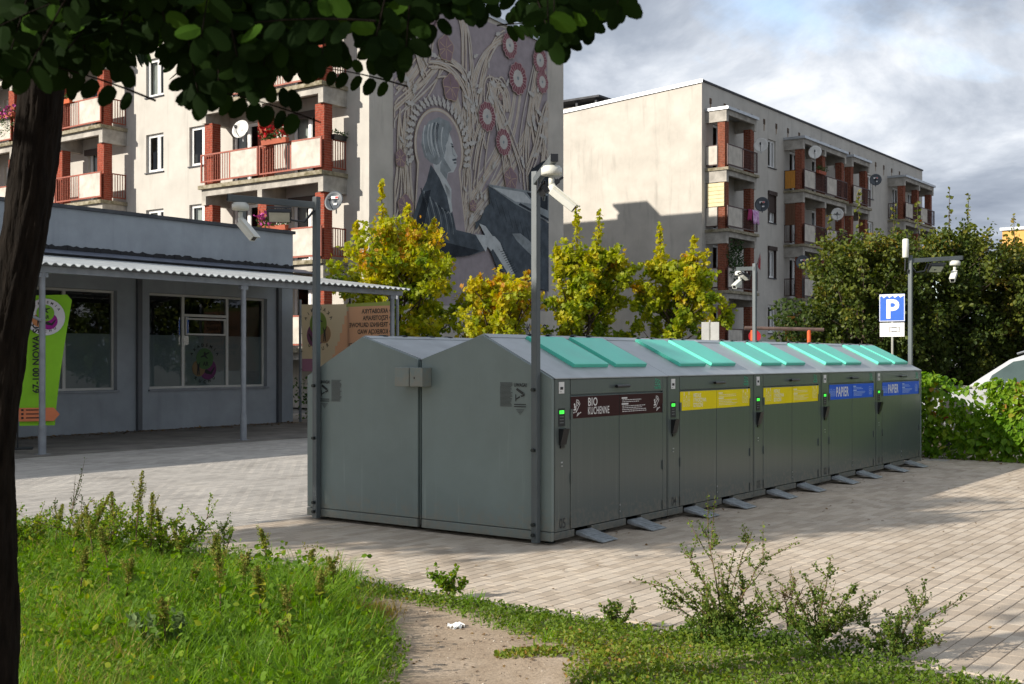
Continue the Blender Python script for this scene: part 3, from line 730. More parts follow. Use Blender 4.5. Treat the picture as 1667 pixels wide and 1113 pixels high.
F.P([(2.2, 6.3), (2.6, 7.2), (2.9, 7.3), (2.6, 6.2), (2.5, 5.2), (2.1, 5.0)], 6); F.P([(2.9, 5.9), (3.6, 5.6), (5.6, 5.45), (4.96, 5.23), (3.94, 5.1), (3.2, 4.6)], 6)
for k in range(10): x = 2.4 + .15 * k; F.stroke(bez((x, 7.3 - .08 * k), (x + .1, 6.8), (x + .3, 6.5), (x + .35, 5.9), 8), .025, 8 if k % 2 else 6, True)
F.up(); F.P([(3.06, 8.15), (3.43, 7.95), (3.71, 7.74), (3.99, 7.45), (3.99, 7.0), (3.76, 7.18), (3.43, 7.64)], 9); F.P([(3.62, 7.6), (3.9, 7.4), (4.05, 6.7), (3.95, 6.6)], 9); F.up()
F.P([(5.32, 6.01), (5.9, 6.03), (6.08, 5.78), (5.92, 5.43), (5.58, 5.75)], 9); F.up()
F.P([(5.96, 6.03), (6.44, 6.03), (6.77, 5.83), (6.94, 5.57), (6.80, 5.52), (6.55, 5.71), (6.66, 5.45), (6.5, 5.42), (6.36, 5.6), (6.23, 5.48), (6.01, 5.64)], 9)
F.P([(7.5, 6.22), (8.02, 6.27), (8.61, 6.04), (8.91, 5.86), (8.85, 5.44), (8.25, 5.74), (7.79, 5.98)], 8)
F.mb.build('painted_figures', mur_m, mural)
text('POWSTANIA WIELKOPOLSKIEGO', .62, mural, INK, (0.006, 2.75, 2.52), R(90), .52, fit=7.1)

# ================================================================ SATELLITE DISHES, FLOWERS, LAUNDRY
def dish(label, pos, dark, d=0.62, az=-1.85, el=.35, post=0.0, word=None, group='satellite dishes on the balconies'):
    t = thing('satellite_dish', label, 'satellite dish', pos, 0, group)
    mb = MB(); n = 22; rings = [(0, 0.0), (.45, .02), (.8, .055), (1.0, .085)]
    for k, (q, dep) in enumerate(rings):
        for j in range(n):
            a = 2 * math.pi * j / n; mb.v.append((math.cos(a) * q * d * .46, -dep, math.sin(a) * q * d * .52))
    for k in range(3):
        for j in range(n): j2 = (j + 1) % n; mb.f.append((k * n + j, k * n + j2, (k + 1) * n + j2, (k + 1) * n + j)); mb.m.append(0)
    Mx = Matrix.Rotation(az + R(90), 4, 'Z') @ Matrix.Rotation(-el, 4, 'X')
    if dark:
        mb.poly([(-.12, -.062, .07), (.13, -.062, .07), (.13, -.062, .17), (-.12, -.062, .17)], 1); mb.poly([(.02, -.0655, .085), (.12, -.0655, .085), (.12, -.0655, .155), (.02, -.0655, .155)], 2)
        mb.poly([(0.0, -.062, -.14), (.11, -.062, -.14), (.11, -.062, -.07), (0, -.062, -.07)], 1)
    mb.xf(Mx)
    ref = mb.build('reflector', [DISHG if dark else DISHW, LABELW, LABELR], t, smooth=False)
    for p in ref.data.polygons: p.use_smooth = p.material_index == 0
    so = ref.modifiers.new('thick', 'SOLIDIFY'); so.thickness = .008
    if word:
        w = text(word, .12, ref, INK, (0, 0, 0), 0, .8, 'CENTER', bold=.004); w.data.transform(Mx @ Matrix.Translation((0, -.07, -.04)))
    ar = MB().tube([(0, -.02, -.28 * d / .62), (0, -.30, -.22), (0, -.36, -.10)], .012, 6).box(-.035, .035, -.43, -.33, -.13, -.05); ar.xf(Mx)
    ar.build('feed_arm', DARKM, t)
    MB().tube([(0, .02, .0), (0, .10, -.02), (0, .12, -.35 - post)], .022, 6).xf(Matrix.Rotation(az + R(90), 4, 'Z')).build('mast', DISHG if dark else TINM, t)
    return t
def d1(x, y, z): return bpt(P1, RZ1, x, y, z)
def d2(x, y, z): return bpt(P2, RZ2, x, y, z)
dish('white satellite dish on the middle of the red railing of the left block', d1(-4.45, -1.36, 9.15), False, .64)
dish('dark grey satellite dish beside the brick pillar of the lowest visible left balcony', d1(-.42, -1.10, 6.5), True, .66)
dish('pale satellite dish at the right end of the top near balcony of the right block', d2(3.62, -1.25, 11.75), False, .74)
dish('pale satellite dish in front of the top two-bay balcony of the right block', d2(10.0, -1.35, 12.3), False, .74)
dish('dark satellite dish beside the pink laundry on the right block', d2(3.75, -1.25, 8.95), True, .74)
dish('dark satellite dish on a tall mast by the lower balcony of the right block', d2(8.4, -1.35, 6.5), True, .76, post=1.4)
dish('white satellite dish with dark lettering half behind the big tree', d2(13.1, -1.35, 9.4), False, .72, word='CANAL+')
dish('dark satellite dish high on the far single balcony of the right block', d2(19.5, -1.2, 12.05), True, .74)

def flower_box(label, pos, rz, w, petal, n=60, trail=0.0, h=.3, box=POTM):
    t = thing('flower_box', label, 'flower box', pos, rz, 'flower boxes on the balcony railings')
    MB().prism([(-.06, 0), (.06, 0), (.09, .16), (-.09, .16)], 'x', -w / 2, w / 2).build('planter', box, t)
    P = np.stack([rng.uniform(-w / 2, w / 2, n * 6), rng.normal(-.03, .07, n * 6), .16 + rng.random(n * 6) * h * .8 - trail * rng.random(n * 6) ** 2], 1)
    tag(scatter_mesh('foliage', FLOWG, LEAF_V, LEAF_F, P, rot_from(rng.normal(size=(n * 6, 3)), rng.random(n * 6) * 6), rng.uniform(.04, .09, n * 6), rng.random(n * 6), t), kind='stuff')
    if petal is not None:
        P = np.stack([rng.uniform(-w / 2, w / 2, n), rng.normal(-.06, .08, n), .22 + rng.random(n) * h - trail * .3 * rng.random(n)], 1)
        tv = [(0, 0, 0)] + [(math.cos(a) * .5 * (1 + .3 * (i % 2)), math.sin(a) * .5 * (1 + .3 * (i % 2)), .18) for i, a in enumerate(np.linspace(0, 2 * math.pi, 11)[:-1])]
        tfc = [(0, i + 1, (i + 1) % 10 + 1) for i in range(10)]
        dirs = rng.normal(size=(n, 3)) + np.array([0, -1.2, .6])
        tag(scatter_mesh('flowers', petal, tv, tfc, P, rot_from(dirs, rng.random(n) * 6), rng.uniform(.07, .13, n), rng.random(n), t), kind='stuff')
    return t
flower_box('flower box of red geraniums on the middle balcony railing of the left block', d1(-3.0, -1.22, 8.56), RZ1, 1.15, FLOWR, 75, h=.38)
flower_box('flower box of pink flowers on the lower balcony railing above the shop roof', d1(-3.1, -1.22, 5.76), RZ1, 1.3, FLOWP, 80, h=.42)
flower_box('flower box of purple flowers with trailing stems left of the tree trunk', d1(-18.9, -1.22, 11.32), RZ1, 1.3, FLOWP, 60, trail=.9, h=.35)
flower_box('orange planter with sparse plants hung on a high balcony right of the trunk', d1(-14.6, -1.22, 11.35), RZ1, .6, None, 10, h=.2, box=mat('orange_pot', (.5, .09, .02), .6))
flower_box('small dark planter on the side railing beside the brick pillar', d1(-.95, -.38, 8.58), RZ1 + R(90), .55, None, 14, h=.15, box=DARKM)
flower_box('planter of yellowish plants on the top two-bay balcony of the right block', d2(11.2, -1.22, 11.36), RZ2, 1.0, None, 26, h=.3)
LAUN = [mat('laundry_pink', (.55, .16, .50), .9, var=.3, scale=7, rgb2=(.75, .55, .75)), mat('laundry_magenta', (.30, .02, .10), .9, var=.3, scale=7)]
lt = thing('laundry', 'pink and magenta towels hanging over a balcony railing of the right block', 'laundry', d2(2.75, -1.14, 8.63), RZ2)
for k, (x0, x1, ln) in enumerate(((-.35, .1, .5), (0.0, .65, .62))):
    mb = MB(); nx = 10
    for j in range(6):
        for i in range(nx + 1):
            x = x0 + (x1 - x0) * i / nx + .04 * j * (1 if k else -.3); mb.v.append((x, -.03 - .02 * k + (.12 if j == 0 else 0) - .02 * math.sin(i * 1.3 + j), .0 - (j - 1) / 4 * ln * (1 + .08 * math.sin(i)) if j else -.1))
    for j in range(5):
        for i in range(nx): q = j * (nx + 1) + i; mb.f.append((q, q + 1, q + nx + 2, q + nx + 1)); mb.m.append(0)
    o = mb.build('towel', LAUN[1 - k], lt, smooth=True); s_ = o.modifiers.new('t', 'SOLIDIFY'); s_.thickness = .012
# ivy on the lower near balcony of the right block
iv = thing('climbing_plant', 'dark green climbing plant filling a lower balcony of the right block', 'plant', d2(.9, -1.05, 5.2), RZ2)
MB().tube([(0.3, .1, -.4), (.25, 0, .3), (.5, .02, 1.2)], .02, 5).build('stem', MOSS, iv)
n = 900; P = np.stack([rng.uniform(-.35, 1.15, n), rng.normal(0, .08, n), rng.uniform(-.1, 2.0, n) * rng.random(n) ** .3], 1)
IVYM = leaf_mat('ivy_leaf', [(0, (0.010, 0.03, 0.008)), (1, (0.04, 0.085, 0.02))], .2)
tag(scatter_mesh('foliage', IVYM, LEAF_V, LEAF_F, P, rot_from(rng.normal(size=(n, 3)), rng.random(n) * 6), rng.uniform(.08, .14, n), rng.random(n), iv), kind='stuff')
fg = thing('flag', 'small red flag drooping on a balcony of the right block', 'flag', d2(3.0, -1.25, 5.9), RZ2)
MB().tube([(0, 0, -.6), (0.0, -.25, .75)], .012, 5).build('flag_pole', TINM, fg)
MB().poly([(0, -.25, .74), (.10, -.22, .3), (.16, -.18, -.1), (.05, -.12, .05), (0, -.10, .2)]).poly([(0, -.24, .74), (0, -.09, .2), (.05, -.11, .05), (.16, -.17, -.1), (.10, -.21, .3)]).build('flag_cloth', mat('flag_red', (.40, .05, .06), .9, var=.3, scale=6), fg)

# ================================================================ SHOP (low grey building with canopy)
WS = (-8.35, 26.3)
SHW = mat('shop_render', (0.32, 0.345, 0.37), 0.88, var=0.12, scale=1.2, bump=0.4, bscale=40, spec=0.2, streak=0.15)
SHP = mat('galvanised_paint', (0.25, 0.265, 0.285), 0.5, 0.2, var=0.15, scale=5)
CORR = mat('corrugated_tin', (0.40, 0.42, 0.42), 0.45, 0.35, var=0.18, scale=2.0)
BITU = mat('bitumen', (0.018, 0.018, 0.02), 0.8, var=0.4, scale=8, bump=0.5, bscale=30)
FILM = mat('frosted_film', (0.42, 0.45, 0.45), 0.6, var=0.06, scale=2)
SHF = mat('shop_window_frame', (0.55, 0.54, 0.50), 0.5, var=0.08, scale=3)
SHG = glass_mat('shop_glass', (0.55, 0.6, 0.6), 1.75)
shop = thing('shop_building', 'low grey shop with wide framed windows under a corrugated canopy', 'shop', (WS[0], WS[1], 0), TH)
swm = MB(); holes = [(.34, 3.82, .93, 3.11), (-4.1, -.50, .93, 3.11), (-9.5, -5.6, .93, 3.11)]
wall_holes(swm, -14, 4.68, 0, 4.78, holes, .20)
swm.poly([(4.68, 0, 0), (4.68, 11, 0), (4.68, 11, 4.78), (4.68, 0, 4.78)]).poly([(-14, 11, 0), (-14, 0, 0), (-14, 0, 4.78), (-14, 11, 4.78)]).poly([(4.68, 11, 0), (-14, 11, 0), (-14, 11, 4.78), (4.68, 11, 4.78)])
swm.build('wall', SHW, shop)
rfm = MB().box(-14.05, 4.73, -.05, 11.05, 4.783, 4.86).build('roof', ROOFM, shop)
MB().box(-13.9, 4.5, 2.6, 2.65, 0.05, 4.6).box(-13.9, 4.5, .3, 2.6, 3.5, 3.55).box(-13.9, 4.5, .3, 2.6, .02, .05).build('dark_backdrop', mat('shop_interior', (.018, .018, .02), .9, var=.3, scale=1), shop)  # near-black panels, the darkness of the unlit room is in their colour
def shopwin(a, b, c, d, mull, sash=None):
    t = .055; f = MB().box(a + .003, a + t, .12, .19, c + .003, d - .003).box(b - t, b - .003, .12, .19, c + .003, d - .003).box(a + t, b - t, .12, .19, c + .003, c + t).box(a + t, b - t, .12, .19, d - t, d - .003)
    for m_ in mull: f.box(m_ - .035, m_ + .035, .118, .188, c + t, d - t)
    if sash:
        f.box(sash[0] + .035, sash[1] - .035, .116, .186, 2.60, 2.66); 
        f.box(sash[0] + .06, sash[1] - .06, .10, .14, 2.17, 2.21).box(sash[0] + .06, sash[1] - .06, .10, .14, 2.53, 2.57).box(sash[0] + .06, sash[0] + .10, .10, .14, 2.21, 2.53).box(sash[1] - .10, sash[1] - .06, .10, .14, 2.21, 2.53)
    o = f.build('window', SHF, shop)
    xs = [a] + list(mull) + [b]
    for i in range(len(xs) - 1):
        MB().poly([(xs[i] + .02, .155, c + .02), (xs[i + 1] - .02, .155, c + .02), (xs[i + 1] - .02, .155, d - .02), (xs[i] + .02, .155, d - .02)]).build('pane', SHG, o)
        MB().poly([(xs[i] + .02, .162, c + .02), (xs[i + 1] - .02, .162, c + .02), (xs[i + 1] - .02, .162, 2.16), (xs[i] + .02, .162, 2.16)]).build('frosted_film', FILM, o)
    MB().box(a - .03, b + .03, -.05, .117, c - .045, c - .004).build('sill', SHP, o)
    return o
w1 = shopwin(.34, 3.82, .93, 3.11, (1.36, 2.66), (1.36, 2.66)); shopwin(-4.1, -.50, .93, 3.11, (-3.0, -1.72)); shopwin(-9.5, -5.6, .93, 3.11, (-8.2, -6.9))
pipes = MB().box(-.02, .09, -.09, -.004, .02, 3.6).build('downpipe', mat('downpipe', (.10, .105, .115), .5, var=.1), shop)
c_ = pipes.copy(); COL.objects.link(c_); c_.location = (4.14, 0, 0)
# bitumen strip with a ragged upper edge and the flashing below it
rag = MB(); xs = np.linspace(-14, 4.70, 260); zz = [3.98 + random.uniform(-.018, .03) for _ in xs]
for i in range(len(xs) - 1): rag.prism([(xs[i], 3.90), (xs[i + 1], 3.90), (xs[i + 1], zz[i + 1]), (xs[i], zz[i])], 'y', -.012 - random.uniform(0, .015), -.003)
tag(rag.build('bitumen_strip', BITU, shop), kind='stuff')
MB().prism([(-.30, 3.79), (-.005, 3.88), (-.005, 3.90), (-.30, 3.81)], 'x', -14, 5.1).build('flashing', mat('flashing_blue', (.17, .19, .24), .4, .3, var=.15), shop)
MB().prism([(-.42, 3.755), (-.05, 3.79), (-.05, 3.80), (-.42, 3.765)], 'x', -14, 5.05).build('flashing', BITU, shop)
# canopy: waves run down the slope
cm = MB(); nx = 420; x0, x1 = -14.0, 4.12; y0, y1, z0, z1 = -4.45, -.10, 3.20, 3.745
for i in range(nx + 1):
    x = x0 + (x1 - x0) * i / nx; dz = .022 * max(-.6, min(.6, math.sin(2 * math.pi * i / 4.0 + .4))) / .6
    cm.v += [(x, y0, z0 + dz), (x, y1, z1 + dz)]
for i in range(nx): cm.f.append((2 * i, 2 * i + 2, 2 * i + 3, 2 * i + 1)); cm.m.append(0)
cano = cm.build('canopy_roof', CORR, shop); s_ = cano.modifiers.new('t', 'SOLIDIFY'); s_.thickness = .012
bm = MB().box(-14, 4.08, -4.26, -4.16, 3.06, 3.165).box(-14, 4.08, -2.2, -2.12, 3.34, 3.42).box(-14, 4.08, -.3, -.22, 3.56, 3.64)
for x in (-9.27, -4.92, -.57, 3.78): bm.prism([(-4.1, 3.10), (-.05, 3.60), (-.05, 3.67), (-4.1, 3.17)], 'x', x - .04, x + .04)
bm.build('canopy_beam', SHP, cano)
for x in (-9.27, -4.92, -.57, 3.78):
    MB().tube([(x, -4.21, 0.0), (x, -4.21, 3.06)], .052, 14).tube([(x, -4.21, 0.0), (x, -4.21, .50)], .066, 14).box(x - .1, x + .1, -4.31, -4.11, 0, .018).box(x - .09, x + .09, -4.25, -4.17, 2.98, 3.055).build('canopy_column', SHP, cano, smooth=False)
MB().tube([(-4.95, -4.25, 2.25), (-5.35, -3.75, 2.55)], .028, 8).build('brace', SHP, cano)

# ---- round three-colour emblem with its words
def arc_text(s, radius, size, parent, m, center, rz, a0, a1, sx, inward=False):
    bits = []
    for i, chh in enumerate(s):
        t = a0 + (a1 - a0) * (i / max(1, len(s) - 1))
        o = text(chh, size, None, m, (0, 0, 0), 0, 1, 'CENTER', lying=True, bold=size * .03)
        me = o.data; ang = R(t)
        M_ = Matrix.Rotation(rz, 4, 'Z') @ Matrix.Diagonal((sx, 1, 1, 1)) @ Matrix.Rotation(R(90), 4, 'X') @ Matrix.Translation((radius * math.cos(ang), radius * math.sin(ang), 0)) @ Matrix.Rotation(ang + (R(90) if inward else -R(90)), 4, 'Z')
        me.transform(M_); bits.append(([tuple(v.co) for v in me.vertices], [tuple(p.vertices) for p in me.polygons])); bpy.data.objects.remove(o)
    mb = MB()
    for vs_, fs_ in bits:
        k = len(mb.v); mb.v += vs_
        for f in fs_: mb.f.append(tuple(q + k for q in f)); mb.m.append(0)
    return mb.build('lettering', m, parent, center)
def emblem(parent, center, r, rz, mats, mirror=False, words=True):
    g_, pu, orr, ink = mats; sx = -1 if mirror else 1
    mb = MB()
    mb.disc((-.36 * r, -.001, -.30 * r), .62 * r, 26, m=1) if False else None
    mb.disc((.22 * r, -.001, -.30 * r), .60 * r, 28, m=1); mb.disc((-.42 * r, -.002, -.25 * r), .46 * r, 24, m=2); mb.disc((0, -.003, .28 * r), .60 * r, 28, m=0)
    # leaping, standing and reclining silhouettes
    def fig(pts, m=3, y=-.005): mb.poly([(p[0] * r, y, p[1] * r) for p in pts], m)
    fig([(-.10, .62), (.0, .70), (.06, .60), (.30, .66), (.32, .60), (.06, .48), (.22, .30), (.16, .27), (-.04, .40), (-.30, .34), (-.31, .40), (-.08, .50)])
    fig([(-.60, .10), (-.55, .10), (-.50, -.02), (-.42, -.02), (-.36, .10), (-.31, .08), (-.38, -.12), (-.37, -.62), (-.43, -.62), (-.45, -.32), (-.49, -.62), (-.55, -.62), (-.52, -.12)])
    fig([(.02, -.35), (.14, -.32), (.40, -.45), (.66, -.18), (.70, -.24), (.46, -.62), (.10, -.56), (-.02, -.48)])
    mb.xf(Matrix.Rotation(rz, 4, 'Z') @ Matrix.Diagonal((sx, 1, 1, 1)))
    o = mb.build('emblem', mats, parent, center)
    q = Matrix.Rotation(rz, 4, 'Z') @ Vector((-.14 * r * sx, -.006, -.12 * r))
    text('AR', .34 * r, o, ink, q, rz, sx * .9, bold=.012 * r)
    if words:
        arc_text('AKADEMIA', .98 * r, .24 * r, o, ink, (0, 0, 0), rz, 148, 32, sx); arc_text('RUCHU', 1.10 * r, .24 * r, o, ink, (0, 0, 0), rz, 232, 308, sx, True)
    return o
def fl_(n, c): return mat(n, c, .8, var=.08, scale=4)
EM_D = [fl_('emblem_green_dim', (.045, .10, .03)), fl_('emblem_purple_dim', (.10, .018, .08)), fl_('emblem_tan_dim', (.15, .10, .045)), fl_('emblem_ink_dim', (.012, .012, .012))]
EM_B = [fl_('emblem_green', (.22, .50, .03)), fl_('emblem_purple', (.33, .01, .25)), fl_('emblem_orange', (.60, .25, .10)), INK]
EM_N = [fl_('emblem_green_banner', (.30, .42, .08)), fl_('emblem_purple_banner', (.30, .11, .20)), fl_('emblem_orange_banner', (.56, .34, .18)), fl_('banner_ink', (.10, .08, .065))]
emblem(w1, (2.01, -.0 + .150, 1.50), .42, 0, EM_D)
# banner (seen from its back, so the words read mirrored)
B0 = bpt(WS, TH, 4.80, -.20, 0)
def cloth(n, cc):
    return leaf_mat(n, [(0, cc), (1, cc)], .45, .8, .1)
BAN = [cloth('banner_beige', (.58, .49, .36)), cloth('banner_orange', (.66, .40, .27)), cloth('banner_green', (.34, .38, .13)), cloth('banner_purple', (.33, .18, .25))]
ban = thing('advertising_banner', 'beige and orange fabric banner with mirrored lettering hung beside the canopy', 'banner', (B0.x, B0.y, 0), TH - R(90))
bw, zb0, zb1 = 3.13, 1.30, 3.0
sheetm = MB(); nx, nz = 40, 16
for j in range(nz + 1):
    for i in range(nx + 1):
        x = bw * i / nx; z = zb0 + (zb1 - zb0) * j / nz - (.03 * math.sin(math.pi * i / nx) if j == nz else 0)
        sheetm.v.append((x, .015 * math.sin(x * 3.1 + z * 1.5), z))
for j in range(nz):
    for i in range(nx):
        q = j * (nx + 1) + i; sheetm.f.append((q, q + 1, q + nx + 2, q + nx + 1))
        xm = bw * (i + .5) / nx; zm = (j + .5) / nz
        sheetm.m.append(2 if (zm > .93 and xm > 1.6) else 3 if (zm < .2 and xm < .58) else 1 if xm > .97 + .7 * zm else 0)
shb = sheetm.build('banner_cloth', BAN, ban, smooth=True)
emblem(ban, (.62, -.03, 2.36), .50, 0, EM_N, mirror=True)
for k, (s_, x) in enumerate((('• AKROBATYKA', 3.06), ('• FIZJOTERAPIA', 3.06), ('• TRENINGI GRUPOWE', 3.06), ('• KOREKCJA WAD', 3.06), ('   POSTAWY', 3.06), ('• ZAJĘCIA DLA DZIECI', 3.0), ('   INDYWIDUALNE', 2.9))):
    text(s_, .15, ban, EM_N[3], (x, -.03, 2.72 - k * .165), 0, -.88, bold=.005)
bp_ = MB()
for x in (-.06, 3.25): bp_.box(x - .025, x + .025, -.025, .025, 0, 3.12)
bp_.build('banner_post', SHP, ban)
MB().box(1.62, 1.66, .03, .06, .1, 3.1).build('post', DARKM, ban)
tm = MB()
for z in (1.35, 1.8, 2.25, 2.7): tm.box(-.05, .03, -.01, .01, z, z + .012)
tag(tm.build('cable_ties', DARKM, ban), kind='stuff')
# chain fence, brick plinth and bush under the banner
bw_ = thing('brick_wall', 'low red brick wall behind the banner', 'wall', bpt(WS, TH, 6.3, -.2, 0), TH - R(90))
cw = MB().box(0, 3.2, .012, .2, 0, 1.45, 1)
MB().box(-.02, 3.22, -.02, .23, 1.45, 1.52).build('coping', CONC, bw_)
for k in range(18):
    for i in range(14):
        a = i * .25 - (.125 if k % 2 else 0)
        if a < 3.15: cw.box(max(0, a + .005), min(3.2, a + .245), random.uniform(0, .004), .05, k * .08 + .005, k * .08 + .075, 0)
tag(cw.build('bricks', [BRICK, MORTAR], bw_), kind='stuff')
# beach flag
FLG = mat('flag_lime', (.27, .60, .018), .75, var=.05, scale=5); FLW = mat('flag_white', (.72, .70, .74), .75, var=.05); FLO = mat('flag_orange', (.75, .22, .09), .75, var=.05)
fl = thing('beach_flag', 'lime green upright advertising flag with round emblem behind the first canopy column', 'flag', (-8.78, 21.0, 0), R(20))
mb = MB(); nz = 24
for j in range(nz + 1):
    t = j / nz; z = .42 + 2.35 * t; xl = .03; xr = .62 + .30 * t ** 1.3 - (.10 if j == nz else 0)
    for i in range(9):
        x = xl + (xr - xl) * i / 8; mb.v.append((x, .03 * math.sin(x * 5 + z * 1.2) * (i / 8), z - .04 * (1 - i / 8) * (1 if j == nz else 0)))
for j in range(nz):
    for i in range(8): q = j * 9 + i; mb.f.append((q, q + 1, q + 10, q + 9)); mb.m.append(0)
cl = mb.build('flag_cloth', FLG, fl, smooth=True)
dsc = MB().disc((.46, -.045, 2.36), .33, 28).build('emblem_disc', FLW, fl); emblem(dsc, (.46, -.05, 2.36), .25, 0, EM_B)
text('67-100 NOWA SÓL', .16, fl, INK, (.36, -.05, 1.0), 0, 1, roll=R(90), bold=.004)
MB().poly([(.02, -.045, .50), (.60, -.045, .50), (.70, -.045, .62), (.60, -.045, .74), (.02, -.045, .74)]).build('contact_arrow', FLO, fl)
tl = MB()
for k in range(3): tl.box(.06, .10, -.049, -.047, .545 + k * .07, .58 + k * .07).box(.14, .42, -.049, -.047, .552 + k * .07, .572 + k * .07)
tag(tl.build('small_print', INK, fl), kind='stuff')
MB().tube([(0, 0, 0), (0, 0, 2.4), (.05, 0, 2.75), (.2, 0, 2.85)], .014, 8).box(-.25, .25, -.25, .25, 0, .03).build('flag_pole', DARKM, fl)
# ================================================================ WASTE SHELTER
def metal(name, rgb, rough, var=.1, vs_=(30, 30, .5)):
    return mat(name, rgb, rough, 0.0, var=var*.4, scale=1.0, bump=.0, bscale=6, stretch=vs_, spec=.55, dirt=.45)
KG = mat('shelter_grey', (0.172, 0.214, 0.204), 0.48, var=.10, scale=1.3, bump=.04, bscale=120, spec=.5, dirt=.55)
KF = metal('shelter_front', (0.088, 0.106, 0.102), 0.26)
KR = mat('shelter_roof', (0.37, 0.39, 0.395), 0.42, .45, var=.16, scale=2.5, bump=.1, bscale=20)
KD = mat('shelter_gap', (0.012, 0.013, 0.014), 0.6, var=.2)
TEAL = mat('lid_teal', (0.095, 0.60, 0.44), 0.36, var=.10, scale=1.5, bump=.05, bscale=30)
RAMPM = mat('ramp_steel', (0.42, 0.45, 0.47), 0.38, .7, var=.25, scale=14, bump=.3, bscale=90)
BOLT = mat('bolt', (.03, .035, .035), .4, .5, var=.2)
SIGNS = {5: mat('band_brown', (0.036, 0.008, 0.009), .5, var=.04, spec=.15), 4: mat('band_yellow', (0.85, 0.68, 0.0), .5, var=.04, spec=.2), 2: mat('band_blue', (0.012, 0.10, 0.62), .5, var=.05, spec=.2)}
PRW = mat('print_white', (.72, .71, .69), .5, var=.03); PRY = mat('print_cream', (.88, .82, .50), .5, var=.05); PRB = mat('print_pale_blue', (.42, .55, .80), .5, var=.05)
PRG = mat('print_green', (.02, .36, .20), .5, var=.05)
LCD = mat('lcd_green', (.05, .75, .06), .5, emit=.45)
def rz_roof(y): return 1.442 + .5 * y if y < .76 else 1.822 - .3 * (y - .76)
def lines(mb, x0, x1, z, n, dz, h, y, rr, jag=.35, m=0):
    for k in range(n):
        e = x1 - (x1 - x0) * rr.random() * jag; x = x0
        while x < e:
            w = rr.uniform(.012, .045); mb.box(x, min(e, x + w), y - .0006, y, z - k * dz, z - k * dz + h, m); x += w + .008
def pizza(mb, x, z, s, y, m=0):
    def st(a, b, w=.05):
        (x0, z0), (x1, z1) = a, b; l = math.hypot(x1 - x0, z1 - z0) + 1e-6; nx, nz = -(z1 - z0) / l * w * s / 2, (x1 - x0) / l * w * s / 2
        mb.poly([(x + x0 * s - nx, y, z + z0 * s - nz), (x + x1 * s - nx, y, z + z1 * s - nz), (x + x1 * s + nx, y, z + z1 * s + nz), (x + x0 * s + nx, y, z + z0 * s + nz)], m)
    st((.35, 0.05), (.40, .95)); st((.35, .05), (.85, .65)); st((.40, .95), (.65, .90)); st((.65, .90), (.85, .65)); st((.42, .80), (.62, .76)); st((.62, .76), (.74, .58))
    for cx, cz in ((.50, .55), (.60, .66)): mb.disc((x + cx * s, y, z + cz * s), .05 * s, 8, m=m)
    for cx, cz, r in ((.15, .62, .09), (.20, .45, .10), (.10, .25, .07), (.24, .28, .08), (.05, .05, .05), (.20, .08, .05)): mb.disc((x + cx * s, y, z + cz * s), r * s, 9, m=m)
    for k in range(5): st((.45 + .11 * k, -.22 + .06 * k), (.56 + .11 * k, .02 + .03 * (k % 2)), .05); st((.45 + .11 * k, -.22 + .06 * k), (.60 + .09 * k, -.12 + .05 * k), .05)
def bottles(mb, x, z, s, y, m=0):
    for k, (cx, h) in enumerate(((.05, .9), (.38, .7), (.70, .95))):
        a, b = x + cx * s, x + (cx + .22) * s
        for q in ((a, a + .03 * s), (b - .03 * s, b)): mb.poly([(q[0], y, z), (q[1], y, z), (q[1], y, z + h * .7 * s), (q[0], y, z + h * .7 * s)], m)
        mb.poly([(a, y, z), (b, y, z), (b, y, z + .03 * s), (a, y, z + .03 * s)], m); mb.poly([(a + .06 * s, y, z + h * .75 * s), (b - .06 * s, y, z + h * .75 * s), (b - .06 * s, y, z + h * s), (a + .06 * s, y, z + h * s)], m)
        mb.poly([(a, y, z + h * .4 * s), (b, y, z + h * .4 * s), (b, y, z + h * .44 * s), (a, y, z + h * .44 * s)], m)
def papers(mb, x, z, s, y, m=0):
    t = .05 * s
    for a, b in ((0, .42), (.5, .92)):
        A, B = x + a * s, x + b * s
        mb.poly([(A, y, z), (A + t, y, z), (A + t, y, z + s * .9), (A, y, z + s * .9)], m); mb.poly([(B - t, y, z), (B, y, z), (B, y, z + s * .7), (B - t, y, z + s * .7)], m)
        mb.poly([(A, y, z + s * .85), (B - .15 * s, y, z + s * .85), (B - .15 * s, y, z + s * .9), (A, y, z + s * .9)], m); mb.poly([(A, y, z), (B, y, z), (B, y, z + t), (A, y, z + t)], m)
        for k in range(3): mb.poly([(A + .1 * s, y, z + (.2 + .2 * k) * s), (B - .1 * s, y, z + (.2 + .2 * k) * s), (B - .1 * s, y, z + (.24 + .2 * k) * s), (A + .1 * s, y, z + (.24 + .2 * k) * s)], m)

